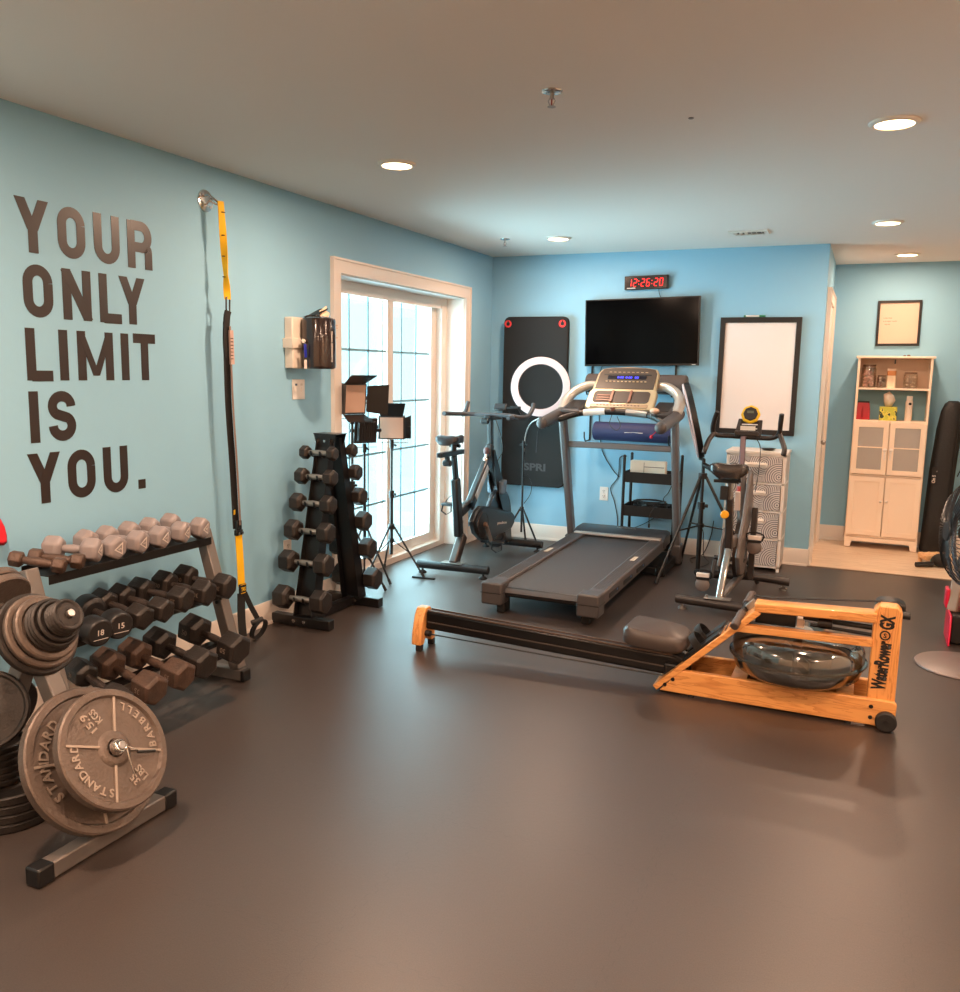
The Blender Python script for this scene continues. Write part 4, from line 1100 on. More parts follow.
b = MB(); b.bar(B_(bx_, -1.03, 1.105), B_(bx_, -.78, 1.105), .05, .035); b.cyl(B_(bx_ - .03, -1.06, 1.085), B_(bx_ + .03, -1.06, 1.085), .022, n=12); b.build('stem_slider', black_metal, sb, bevel=.006)
b = MB(); b.box(B_(bx_ + .03, -.84, 1.185), (.10, .014, .065), Matrix.Rotation(-.7, 3, 'X')); c_ = b.build('monitor', black_plastic, sb, bevel=.006)
b = MB(); b.box(B_(bx_ + .03, -.846, 1.192), (.08, .004, .045), Matrix.Rotation(-.7, 3, 'X')); b.build('screen', mat('monitor glass', (52, 58, 62), .1), c_)
b = MB(); b.box(B_(bx_ + .15, -.85, 1.155), (.09, .10, .008), Matrix.Rotation(-.6, 3, 'X')); b.box(B_(bx_ + .15, -.82, 1.18), (.09, .008, .03)); b.build('tablet_holder', black_plastic, sb, bevel=.003)
b = MB(); b.tube(bez([B_(bx_ + .02, -.90, 1.09), B_(bx_ + .04, -.83, .95), B_(bx_ + .04, -.80, .84), B_(bx_ + .03, -.86, .77), B_(bx_ + .03, -.90, .70)], 6), .003, 6); b.build('brake_cable', black_plastic, sb)
b = MB(); b.bar((0.20, -1.79, .006), (.37, -1.775, .006), .018, .012)
tag(b.build('metal_strip', black_metal, None, bevel=.002), 'short black metal strip lying on the floor behind the spin bike', 'metal strip')
# ================================================================ treadmill
TX = 1.372
tm = thing('treadmill', 'dark grey folding treadmill with a bronze console, below the television', 'treadmill', (TX, -1.4, 0))
def M_(x, y, z): return Vector((x - TX, y + 1.4, z))
tm_dark = mat('treadmill charcoal plastic', (70, 66, 66), 0.4, bump=.05, bscale=250)
tm_side = mat('treadmill side rail', (84, 80, 80), 0.38)
tm_hood = mat('treadmill motor hood', (58, 60, 64), 0.35)
belt_m = mat('running belt', (60, 56, 56), 0.6, bump=.1, bscale=300)
tm_grey = mat('treadmill grey uprights', (116, 112, 112), 0.35, metal=.3)
bronze = mat('champagne console trim', (196, 176, 142), 0.28, metal=.5)
cons_dark = mat('console face', (70, 58, 48), 0.3)
XL, XR = 1.02, 1.725
zr, zf = .175, .205                      # deck top height rear, front
def dz(y): return zr + (zf - zr) * (y + 2.37) / 1.7
# deck and belt
b = MB(); b.bar(M_(TX, -2.33, dz(-2.33) - .045), M_(TX, -.50, dz(-.5) - .045), .50, .05); b.build('deck', black_plastic, tm, bevel=.004)
bl = []
b = MB()
pts = [M_(TX, -2.335 + .0, dz(-2.33) - .02)]
prof = [(-.60, 0), (-2.30, 0), (-2.335, -.008), (-2.355, -.03), (-2.335, -.055), (-2.3, -.064), (-.6, -.064)]
vs = []
for y, d in prof:
    for x in (-.255, .255): vs.append(M_(TX + x, y, dz(y) - .008 + d))
b._add(vs, [(2 * i, 2 * i + 2, 2 * i + 3, 2 * i + 1) for i in range(len(prof) - 1)]); b.build('running_belt', belt_m, tm, ang=60)
b = MB(); b.cyl(M_(TX - .25, -2.315, dz(-2.3) - .038), M_(TX + .25, -2.315, dz(-2.3) - .038), .028, n=20); b.build('rear_roller', black_metal, tm)
for s in (-1, 1):
    x0 = TX + s * .31
    b = MB(); b.bar(M_(x0, -2.28, dz(-2.28) - .03), M_(x0, -.55, dz(-.55) - .03), .105, .085); rl = b.build('side_rail', tm_side, tm, bevel=.012, seg=3)
    b = MB()
    for k in range(5): b.bar(M_(x0 - .032 + k * .016, -2.2, dz(-2.2) + .0135), M_(x0 - .032 + k * .016, -.62, dz(-.62) + .0135), .006, .003)
    b.build('grip_ridges', tm_dark, rl)
    b = MB(); b.box(M_(x0, -1.35, dz(-1.35) + .0155), (.03, .14, .002)); b.build('rail_badge', mat('pale badge', (190, 170, 150), .4), rl)
    b = MB(); b.box(M_(TX + s * .302, -2.34, dz(-2.34) - .045), (.135, .13, .135)); c_ = b.build('end_cap', tm_dark, tm, bevel=.012, seg=3)
    b = MB(); b.box(M_(TX + s * .302, -2.34, dz(-2.34) - .04), (.1375, .1325, .004)); b.build('cap_seam', black_plastic, c_)
    b = MB(); b.box(M_(TX + s * .27, -2.28, .048), (.055, .10, .096)); b.build('rear_foot', black_rubber, tm, bevel=.008)
    # base frame on the floor
    b = MB(); b.bar(M_(TX + s * .40, -.95, .045), M_(TX + s * .40, -.44, .045), .06, .07); b.build('base_rail', black_metal, tm, bevel=.006)
    b = MB(); b.lathe([(0, 0), (.03, 0), (.034, .008), (.02, .02), (0, .02)], o=M_(TX + s * .40, -.90, 0), n=18); b.build('levelling_foot', black_rubber, tm)
    b = MB(); b.cyl(M_(TX + s * .38, -.425, .045), M_(TX + s * .42, -.425, .045), .044, n=22); b.build('transport_wheel', black_rubber, tm, bevel=.004)
    # leaning upright
    xb, xt = TX + s * .425, TX + s * .425
    b = MB(); b.bar(M_(xb, -.46, .02), M_(xb, -.475, .17), .085, .10, up=(0, 1, 0)); b.build('upright_boot', tm_dark, tm, bevel=.012)
    b = MB(); b.bar(M_(xb, -.465, .15), M_(xt, -.80, 1.16), .052, .085, up=(0, 1, 0)); b.build('upright', tm_grey, tm, bevel=.016, seg=3)
    # side slots with plain blue inserts on the right rail
    b = MB()
    for y in (-2.05, -1.72, -1.38):
        b = MB(); b.box(M_(TX + s * .3645, y, dz(y) - .035), (.004, .22, .028)); sl = b.build('side_slot', black_plastic, rl, bevel=.003)
        b = MB(); b.box(M_(TX + s * .3665, y + .06, dz(y) - .03), (.003, .022, .01)); b.build('blue_insert', mat('blue insert', (60, 120, 190), .3), sl)
b = MB(); b.bar(M_(TX - .40, -.70, .915), M_(TX + .40, -.70, .915), .045, .045); b.build('cross_bar', tm_grey, tm, bevel=.008)
b = MB(); b.bar(M_(TX - .40, -.92, .045), M_(TX + .40, -.92, .045), .05, .05); b.build('base_cross_bar', black_metal, tm, bevel=.005)
# motor hood
b = MB()
sec = [(-.66, .012), (-.61, .035), (-.54, .050), (-.44, .052), (-.39, .036)]
vs = []
for y, h in sec:
    w = .365 if y < -.42 else .35
    for x, z in ((-w, -.05), (-w, h * .72), (-w * .93, h), (w * .93, h), (w, h * .72), (w, -.05)): vs.append(M_(TX + x, y, dz(y) + z))
k = 6
b._add(vs, [tuple(range(6)), tuple(range(24, 30))[::-1]] + [(i * k + j, (i + 1) * k + j, (i + 1) * k + (j + 1) % k, i * k + (j + 1) % k) for i in range(4) for j in range(6)])
hd = b.build('motor_hood', tm_hood, tm, bevel=.008, ang=25)
b = MB(); b.bar(M_(TX - .34, -.655, dz(-.65) + .016), M_(TX + .34, -.655, dz(-.65) + .016), .055, .018); b.build('hood_lip', mat('pale hood lip', (176, 164, 154), .3, metal=.3), hd, bevel=.005)
b = MB(); b.text('NordicTrack', M_(TX - .04, -.51, dz(-.51) + .0515), (1, 0, 0), (0, 1, .05), .022, .001, width=.15, bold=.02); b.build('logo', mat('silver logo', (200, 196, 190), .3, metal=.6), hd)
# console
cz0, cz1, cy0, cy1 = 1.205, 1.515, -.80, -.46
CU = Vector((1, 0, 0)); CV = Vector((0, cy1 - cy0, cz1 - cz0)); CL = CV.length; CV.normalize(); CN = CU.cross(CV)   # CN faces the runner (-y, up)
CO = M_(TX, cy0, cz0)
def cpoly(pts): return [(a, c) for a, c in pts]
outer = [(-.235, .0), (.235, .0), (.262, .02), (.262, .19), (.245, .205), (.238, CL - .07), (.215, CL - .02), (.15, CL - .005), (0, CL + .008), (-.15, CL - .005), (-.215, CL - .02), (-.238, CL - .07), (-.245, .205), (-.262, .19), (-.262, .02)]
b = MB(); b.prism(outer, CO - CN * .055, CU, CV, .05); cs = b.build('console', bronze, tm, bevel=.012, seg=3)
b = MB(); b.prism([(-.225, .212), (.225, .212), (.222, CL - .075), (.200, CL - .03), (.12, CL - .014), (-.12, CL - .014), (-.200, CL - .03), (-.222, CL - .075)], CO - CN * .0055, CU, CV, .004); fc = b.build('display_panel', cons_dark, cs, bevel=.002)
b = MB(); b.prism(rrect(.30, .036, .006, cx=0, cy=CL - .125), CO - CN * .001, CU, CV, .002); b.build('display_glass', mat('display glass', (26, 22, 30), .15), fc)
bluetxt = mat('blue display digits', (60, 60, 255), .4, emit=(70, 70, 255), estr=2.4)
b = MB(); b.text('0:00', CO + CU * -.075 + CV * (CL - .136) + CN * .0012, CU, CV, .022, .001, width=.05); b.text('0.00', CO + CU * -.01 + CV * (CL - .136) + CN * .0012, CU, CV, .022, .001, width=.05); b.text('00', CO + CU * .06 + CV * (CL - .136) + CN * .0012, CU, CV, .022, .001, width=.03); b.build('display_digits', bluetxt, fc)
ck_m = mat('console keys', (176, 152, 120), .4)
for i in range(11): b = MB(); b.prism(rrect(.016, .009, .003, cx=-.15 + i * .03, cy=CL - .17), CO - CN * .001, CU, CV, .003); b.build('console_key', ck_m, fc)
for i in range(9): b = MB(); b.prism(rrect(.02, .006, .002, cx=-.14 + i * .035, cy=CL - .065), CO - CN * .001, CU, CV, .002); b.build('console_key', ck_m, fc)
b = MB(); b.prism(rrect(.37, .010, .004, cx=0, cy=CL - .095), CO - CN * .001, CU, CV, .002); b.build('feedback_strip', black_plastic, fc)
b = MB(); b.prism(rrect(.43, .125, .03, n=5, cx=0, cy=.125), CO - CN * .0055, CU, CV, .004); tr = b.build('storage_tray', mat('dark brown tray', (40, 28, 22), .5), cs, bevel=.002)  # the tray's own even dark brown
b = MB()
for x in (-.07, .07): b.prism(rrect(.018, .12, .004, cx=x, cy=.125), CO - CN * .002, CU, CV, .012)
for i in range(3): b.prism(rrect(.10, .012, .004, cx=-.135, cy=.085 + i * .025), CO - CN * .002, CU, CV, .006)
b.build('tray_divider', mat('tray rib', (120, 70, 50), .4), tr)
b = MB(); b.prism(rrect(.44, .04, .012, n=4, cx=0, cy=.030), CO - CN * .005, CU, CV, .006); kp = b.build('key_strip', mat('key strip', (150, 126, 96), .4), cs, bevel=.002)
b = MB()
for i in range(13): b.prism(rrect(.014, .008, .002, cx=-.16 + i * .026, cy=.032), CO + CN * .001, CU, CV, .003)
b.build('speed_keys', mat('brown keys', (96, 70, 54), .4), kp)
# silver wings and side trays running from the console to the uprights
silver = mat('silver wing', (186, 178, 168), 0.3, metal=.4)
for s in (-1, 1):
    b = MB(); b.tube(bez([M_(TX + s * .22, -.52, 1.36), M_(TX + s * .30, -.54, 1.365), M_(TX + s * .39, -.60, 1.32), M_(TX + s * .435, -.68, 1.25), M_(TX + s * .43, -.80, 1.17)], 5), [.034] * 6 + [.036] * 8 + [.04] * 7, 12); b.build('console_arm', silver, tm)
    b = MB(); b.bar(M_(TX + s * .34, -.90, 1.16), M_(TX + s * .34, -.62, 1.235), .15, .05); tp = b.build('cup_tray', tm_dark, tm, bevel=.014)
    b = MB(); b.bar(M_(TX + s * .335, -.86, 1.197), M_(TX + s * .335, -.66, 1.25), .11, .006); b.build('tray_well', mat('tray well', (30, 26, 25), .4), tp)
    b = MB(); b.tube(bez([M_(TX + s * .43, -.66, 1.17), M_(TX + s * .435, -.85, 1.15), M_(TX + s * .43, -1.05, 1.125), M_(TX + s * .425, -1.25, 1.10)], 5), [.042] * 16, 14); h_ = b.build('handrail', tm_dark, tm, ang=60)
    b = MB(); b.ball(M_(TX + s * .425, -1.25, 1.10), (.042, .03, .042), 16); b.build('rail_end', tm_dark, h_)
# front pulse bar and bottle knob
b = MB(); b.tube(bez([M_(TX - .40, -.98, 1.115), M_(TX - .25, -.86, 1.165), M_(TX, -.84, 1.18), M_(TX + .25, -.86, 1.165), M_(TX + .40, -.98, 1.115)], 6), .023, 12); pb = b.build('front_grip_bar', black_plastic, tm)
for s in (-1, 1):
    b = MB(); b.tube(bez([M_(TX + s * .08, -.845, 1.181), M_(TX + s * .16, -.848, 1.175), M_(TX + s * .24, -.862, 1.167)], 4), .026, 12); b.build('pulse_sensor', steel if s > 0 else white_plastic, pb)
b = MB(); b.ball(M_(TX + .30, -.90, 1.20), (.035, .035, .022), 16); b.build('speaker_dome', mat('peach dome', (214, 176, 150), .35), tm)
b = MB(); b.tube(bez([M_(TX - .02, -.87, 1.16), M_(TX - .03, -.88, 1.09), M_(TX + .02, -.89, 1.05), M_(TX + .05, -.88, 1.08), M_(TX + .02, -.87, 1.15)], 6), .003, 6); b.build('safety_cord', black_plastic, tm)
b = MB(); b.cyl(M_(TX + .36, -.98, 1.08), M_(TX + .31, -.99, 1.03), .003, n=6); b.ball(M_(TX + .305, -.99, 1.02), .013, 10); b.build('safety_key', mat('red key', (190, 20, 50), .4), tm)
b = MB(); b.box(M_(TX - .02, -.855, 1.2), (.03, .03, .03)); b.build('cord_clip', mat('brown clip', (96, 52, 36), .4), tm, bevel=.004)

# ================================================================ hanging exercise mat
foam_m = mat('black foam mat', (15, 13, 13), 0.75, bump=.25, bscale=260)
red_m = mat('red grommet', (222, 40, 36), 0.4)
em = thing('exercise_mat', 'long black exercise mat hanging on the back wall by two red eyelets', 'exercise mat', (.44, -.02, 1.2))
b = MB()
w0, h0 = .58, 1.45
for k in range(2):
    b.prism(rrect(w0, h0, .05, n=5), (0, -.012 - k * .024, 0), (1, 0, 0), (0, 0, 1), .022)
b.build('foam_pad', foam_m, em, bevel=.006)
for x in (-.25, .24):
    b = MB(); b.ring_prism(circ(.031, 24), circ(.017, 24), (x, -.0605, .665), (1, 0, 0), (0, 0, 1), .004); b.build('grommet', red_m, em)
    b = MB(); b.lathe([(0, 0), (.016, 0), (.016, .003), (0, .003)], o=(x, -.062, .665), d=(0, 1, 0), n=20); b.build('grommet_hole', black_plastic, em)
b = MB(); b.text('SPRI', (-.075, -.0585, -.585), (1, 0, 0), (0, 0, 1), .062, .001, width=.20, bold=.035); b.build('logo', mat('faint grey logo', (64, 62, 64), .7), em)
for x in (.19, .68):
    h_ = thing('mat_hook', 'black wall hook carrying the mat\'s %s red eyelet' % ('outer' if x < .3 else 'television side'), 'hook', (x, 0, 1.865))
    b = MB(); b.tube([(0, -.002, .0), (0, -.07, 0), (0, -.082, .012), (0, -.082, .028)], .006, 8); b.build('hook_arm', black_metal, h_)
    b = MB(); b.lathe([(0, .006), (.02, .006), (.02, 0), (0, 0)], o=(0, 0, 0), d=(0, -1, 0), n=18); b.build('hook_base', black_metal, h_)

# ================================================================ ring lights
ring_white = mat('ring light diffuser', (206, 190, 194), 0.4, emit=(255, 236, 240), estr=0.02)
def ring_head(parent, c, n, R, rin, label=None):
    n = Vector(n).normalized(); U = Vector((0, 0, 1)).cross(n).normalized(); V = n.cross(U)
    b = MB(); b.ring_prism(circ(R, 56), circ(rin, 56), Vector(c) - n * .022, U, V, .016); hd = b.build('ring_housing', black_plastic, parent, bevel=.004)
    b = MB(); b.ring_prism(circ(R - .004, 56), circ(rin + .004, 56), Vector(c) - n * .006, U, V, .010); b.build('ring_diffuser', ring_white, hd, bevel=.003, label='white ring diffuser')
    return U, V
rl = thing('ring_light', 'round white ring light on a thin curved stand in front of the hanging mat', 'ring light', (.47, -.37, 0), group='ring lights on stands')
def G_(x, y, z): return Vector((x - .47, y + .37, z))
rc = G_(.625, -.42, 1.342)
ring_head(rl, rc, (.30, -.95, .08), .245, .178)
b = MB(); b.tube(bez([rc + Vector((0, .03, -.235)), G_(.60, -.39, 1.08), G_(.535, -.38, 1.04), G_(.49, -.37, .95), G_(.475, -.37, .80)], 6), .006, 8); b.build('gooseneck', steel, rl)
b = MB(); b.cyl(G_(.47, -.37, .12), G_(.472, -.37, .86), .009, n=12); b.build('pole', black_metal, rl)
b = MB(); b.cyl(G_(.44, -.37, .86), G_(.50, -.37, .86), .009, n=10); b.cyl(G_(.472, -.37, .83), G_(.472, -.37, .89), .014, n=12); b.build('height_clamp', black_plastic, rl)
b = MB(); b.cyl(G_(.47, -.37, .30), G_(.47, -.37, .335), .018, n=12); b.build('leg_collar', black_plastic, rl)
for a in (-20, 100, 220):
    c, s = math.cos(math.radians(a)), math.sin(math.radians(a)); b = MB(); b.tube([G_(.47 + c * .015, -.37 + s * .015, .32), G_(.47 + c * .20, -.37 + s * .20, .012)], .008, 8); lg = b.build('leg', black_metal, rl)
    b = MB(); b.tube([G_(.47 + c * .19, -.37 + s * .19, .028), G_(.47 + c * .205, -.37 + s * .205, .010)], .011, 8); b.build('rubber_foot', black_rubber, lg)
b = MB(); b.tube(bez([G_(.64, -.40, 1.10), G_(.60, -.39, .98), G_(.595, -.39, .90), G_(.59, -.39, .80)], 5), .0025, 6); b.build('power_cord', mat('dark cord', (34, 32, 34), .5), rl)
b = MB(); b.tube(bez([G_(.475, -.36, .62), G_(.53, -.33, .56), G_(.53, -.33, .45), G_(.48, -.35, .36)], 6), .003, 6); b.build('power_cord', black_plastic, rl)

r2 = thing('ring_light', 'ring light seen almost edge-on on a black tripod beside the treadmill', 'ring light', (2.02, -.80, 0), group='ring lights on stands')
tripod(r2, .84, .42, .745, r=.014, az0=math.radians(238), brace=True, drop=.36)
# disc stands tall and leans
c2 = Vector((1.918 - 2.02, .02, 1.135))
dirU = Vector((-.26, .03, .96)).normalized(); nn = Vector((-.95, -.22, -.26)); nn = (nn - dirU * nn.dot(dirU)).normalized(); UU = dirU.cross(nn).normalized()
b = MB(); b.ring_prism(circ(.275, 56), circ(.205, 56), c2 - nn * .034, UU, dirU, .040); hd = b.build('ring_housing', black_plastic, r2, bevel=.004)
W2 = UU.cross(dirU)
b = MB(); b.ring_prism(circ(.271, 56), circ(.209, 56), c2 + (-nn * .02 + W2 * .026 if W2.dot(nn) > 0 else -nn * .02 - W2 * 0), UU, dirU, .010); b.build('ring_diffuser', ring_white, hd, bevel=.002)
b = MB(); e = c2 - dirU * .275; b.tube([e, (0, 0, .86), (0, 0, .82)], .014, 10); b.build('tilt_neck', black_plastic, r2)
b = MB(); b.cyl((0, -.02, .83), (.07, -.05, .805), .018, n=14); b.cyl((.05, -.045, .82), (.085, -.055, .80), .026, n=14); b.build('tilt_knob', black_plastic, r2, bevel=.004)
b = MB(); b.cyl((0, 0, .02), (0, 0, .20), .016, n=14); b.build('pole_foot', black_plastic, r2)

# ================================================================ television, clock, racks
tv = thing('television', 'flat black television mounted on the back wall', 'television', (1.345, 0, 1.795), R=Matrix.Rotation(math.radians(-1.25), 3, 'Y'))
tvb = mat('television bezel', (12, 12, 13), 0.3); tvs = mat('television screen', (3, 3, 4), 0.12, spec=.10)
b = MB(); b.box((0, -.06, 0), (.935, .03, .54)); bd = b.build('bezel', tvb, tv, bevel=.003)
b = MB(); b.box((0, -.0755, .003), (.915, .002, .515)); b.build('screen', tvs, tv)
b = MB(); b.box((0, -.04, -.02), (.7, .02, .36)); b.build('back_shell', black_plastic, tv, bevel=.006)
b = MB(); b.box((0, -.016, -.01), (.3, .032, .24)); b.build('wall_mount', black_metal, tv)
b = MB(); b.box((.43, -.077, -.262), (.03, .001, .004)); b.build('logo', pale_print, tv)
ck = thing('digital_clock', 'black wall clock with red digits 12:26:20 above the television', 'clock', (1.361, 0, 2.19), R=Matrix.Rotation(math.radians(-1.1), 3, 'Y'))
b = MB(); b.box((0, -.02, 0), (.352, .04, .108)); b.build('clock_case', black_plastic, ck, bevel=.004)
b = MB(); b.box((0, -.0405, 0), (.335, .001, .092)); b.build('clock_window', mat('clock window', (26, 8, 10), .2), ck)
red_led = mat('red led', (255, 20, 24), .4, emit=(255, 26, 34), estr=1.6)
SEG = {'0': 'abcdef', '1': 'bc', '2': 'abged', '6': 'afgedc', '3': 'abgcd'}
def seven(b, ch, o, w, h, t, sl=.12):
    def P(x, z): return (o[0] + x + z * sl, z)
    def seg(x0, z0, x1, z1):
        d = Vector((x1 - x0, z1 - z0)).normalized(); n = Vector((-d.y, d.x)) * t / 2; e = d * t / 2
        a, c = Vector((x0, z0)) + d * t * .2, Vector((x1, z1)) - d * t * .2
        q = [a - e * 0, a + e * .6 - n, c - e * .6 - n, c, c - e * .6 + n, a + e * .6 + n]
        poly = [(o[0] + v.x + v.y * sl, o[1] + v.y) for v in q]
        b.prism(poly, (0, -.0412, 0), (1, 0, 0), (0, 0, 1), .0012)
    S = {'a': (0, h, w, h), 'b': (w, h / 2, w, h), 'c': (w, 0, w, h / 2), 'd': (0, 0, w, 0), 'e': (0, 0, 0, h / 2), 'f': (0, h / 2, 0, h), 'g': (0, h / 2, w, h / 2)}
    for k in SEG[ch]: seg(*S[k])
xs = -.146
for i, ch in enumerate('122620'):
    b = MB(); seven(b, ch, (xs, -.030), .024, .058, .0052, .10); b.build('digit', red_led, ck)
    xs += .043
    if i in (1, 3):
        b = MB()
        for z in (-.012, .012): b.cyl((xs + .002, -.041, z), (xs + .002, -.0425, z), .0035, n=10)
        b.build('colon', red_led, ck); xs += .020
b = MB(); b.box((-.12, -.0412, -.042), (.07, .001, .006)); b.build('maker_line', pale_print, ck)
b = MB(); b.tube(bez([(.10, -.015, -.054), (.105, -.015, -.09), (.118, -.02, -.125), (.118, -.03, -.16)], 5), .003, 6); b.build('power_cord', black_plastic, ck)

rr = thing('roller_rack', 'slim black wall rack holding two foam rollers under the television', 'wall rack', (1.33, 0, 1.2))
for x in (-.40, .30):
    b = MB(); b.box((x, -.008, .03), (.012, .012, .66)); b.build('rack_rail', black_metal, rr)
    for z in (.09, -.30):
        b = MB(); b.tube([(x, -.01, z), (x, -.13, z - .005), (x, -.165, z + .03), (x, -.17, z + .075)], .006, 8); b.build('rack_arm', black_metal, rr)
b = MB(); b.cyl((.93, -.092, 1.378), (1.735, -.092, 1.400), .078, n=36)
fr_ = thing('foam_roller', 'dark grey-brown foam roller on the upper arms behind the treadmill console', 'foam roller', (1.33, -.092, 1.378))
b = MB(); b.lathe([(.02, -.41), (.070, -.41), (.078, -.40), (.078, .40), (.070, .41), (.02, .41), (.02, -.41)], d=(1, 0, 0.0), n=36); b.build('foam', mat('brown grey foam', (84, 76, 74), .8, bump=.3, bscale=200), fr_)
fb_ = thing('foam_roller', 'blue rolled foam roller on the lower arms behind the treadmill crossbar', 'foam roller', (1.33, -.09, .985))
b = MB(); b.lathe([(.02, -.335), (.070, -.335), (.078, -.325), (.078, .325), (.070, .335), (.02, .335), (.02, -.335)], d=(1, 0, 0), n=36); f_ = b.build('foam', mat('navy foam', (48, 52, 92), .6, bump=.15, bscale=200), fb_)
b = MB(); b.tube([(-.06, -.0785, .0), (.02, -.0788, .004), (.09, -.0785, .0)], .0025, 6); b.build('seam_mark', pale_print, f_)

# cart with trays
ct = thing('rolling_cart', 'black three-tier rolling cart behind the treadmill post', 'cart', (1.53, -.22, 0))
for x in (-.205, .205):
    for y in (-.12, .12):
        b = MB(); b.tube([(x, y, .05), (x, y, .80)], .012, 10); b.ball((x, y, .81), .014, 10); b.build('post', black_metal, ct)
        b = MB(); b.cyl((x - .01, y, .025), (x + .01, y, .025), .025, n=18); b.box((x, y, .045), (.024, .02, .03)); b.build('caster', black_rubber, ct)
for z in (.645, .375, .12):
    b = MB(); b.box((0, 0, z - .04), (.41, .25, .004))
    for s in (-1, 1): b.box((0, s * .125, z), (.41, .004, .085)); b.box((s * .205, 0, z), (.004, .25, .085))
    b.build('tray', black_metal, ct)
ps = thing('power_strip', 'white power strip standing on the cart\'s upper tray', 'power strip', (1.50, -.25, .607))
b = MB(); b.box((0, 0, .085), (.285, .06, .165)); b.build('strip_body', mat('ivory plastic', (226, 218, 202), .45), ps, bevel=.006)
b = MB()
for z in (.12, .06): b.box((.05, -.031, z), (.16, .002, .006))
b.box((-.03, -.031, .09), (.004, .002, .13)); b.build('strip_groove', mat('groove', (120, 112, 100), .5), ps)
cb = thing('cable_pile', 'tangle of black cables heaped on the cart\'s middle tray', 'cables', (1.53, -.24, .337))
random.seed(3)
for k in range(7):
    pts = []; ph = random.random() * 6
    for i in range(9):
        a = i * .9 + ph; pts.append((.15 * math.cos(a) * (.6 + .4 * random.random()) + .0, .08 * math.sin(a), .012 + .018 * k * (1 if k < 6 else .9) + .01 * random.random()))
    b = MB(); b.tube(bez(pts, 5), .0045, 6); b.build('cable', black_plastic, cb)
b = MB(); b.tube(bez([(.04, -.10, .10), (.06, -.15, .09), (.03, -.165, .02), (.03, -.165, -.05)], 5), .0035, 6); b.box((.03, -.165, -.06), (.012, .012, .03)); b.build('cable', black_plastic, cb)
def wall_cable(pts, label, r=.0035):
    b = MB(); b.tube(bez(pts, 6), r, 6); return tag(b.build('cable', black_plastic), label, 'cable')
wall_cable([(1.02, -.012, 1.535), (.99, -.01, 1.40), (1.0, -.008, 1.2), (1.02, -.008, .95), (1.05, -.008, .80), (1.14, -.008, .66), (1.20, -.008, .60)], 'thin black cable running down the back wall from the television')
wall_cable([(1.26, -.008, .78), (1.20, -.008, .76), (1.19, -.008, .60), (1.13, -.008, .50), (1.17, -.008, .38), (1.20, -.008, .24), (1.20, -.01, .10)], 'thin cable looping down beside the cart from its upper tray')
wall_cable([(1.66, -.008, .60), (1.62, -.008, .50), (1.58, -.008, .44), (1.60, -.01, .36), (1.46, -.01, .24), (1.33, -.01, .17)], 'thin black cable on the wall behind the cart')
wall_cable([(1.90, -.35, .006), (1.86, -.20, .006), (1.93, -.06, .02), (1.98, -.03, .16), (2.0, -.035, .30)], 'cable curling up the baseboard behind the tripod')
wall_cable([(1.88, -.02, .24), (1.92, -.03, .20), (1.94, -.07, .02), (2.02, -.3, .006), (1.96, -.55, .006)], 'second cable crossing the floor by the treadmill post')

# whiteboard
wb = thing('whiteboard', 'white dry-erase board in a black frame on the back wall', 'whiteboard', (2.262, 0, 1.458), R=Matrix.Rotation(math.radians(0.1), 3, 'Y'))
b = MB(); f1 = [(-.3, -.45), (.3, -.45), (.3, .45), (-.3, .45)]; f2 = [(-.262, -.41), (.262, -.41), (.262, .41), (-.262, .41)]
b.ring_prism(f1, f2, (0, -.010, 0), (1, 0, 0), (0, 0, 1), .022); b.build('frame', black_plastic, wb, bevel=.002)
b = MB(); b.box((0, -.016, 0), (.53, .008, .83)); b.build('board', mat('whiteboard surface', (222, 216, 214), .18, coat=.3), wb)
b = MB(); b.box((0, -.006, 0), (.56, .012, .86)); b.build('backing', black_plastic, wb)
mk = thing('marker_pen', 'green and white marker pen lying on top of the whiteboard frame', 'marker', (2.22, -.02, 1.915))
b = MB(); b.cyl((-.07, 0, .002), (.03, 0, .002), .007, n=12); b.build('barrel', white_plastic, mk)
b = MB(); b.cyl((.03, 0, .002), (.075, 0, .002), .008, n=12); b.cyl((-.085, 0, .002), (-.07, 0, .002), .0075, n=12); b.build('cap', mat('green cap', (40, 120, 80), .4), mk)

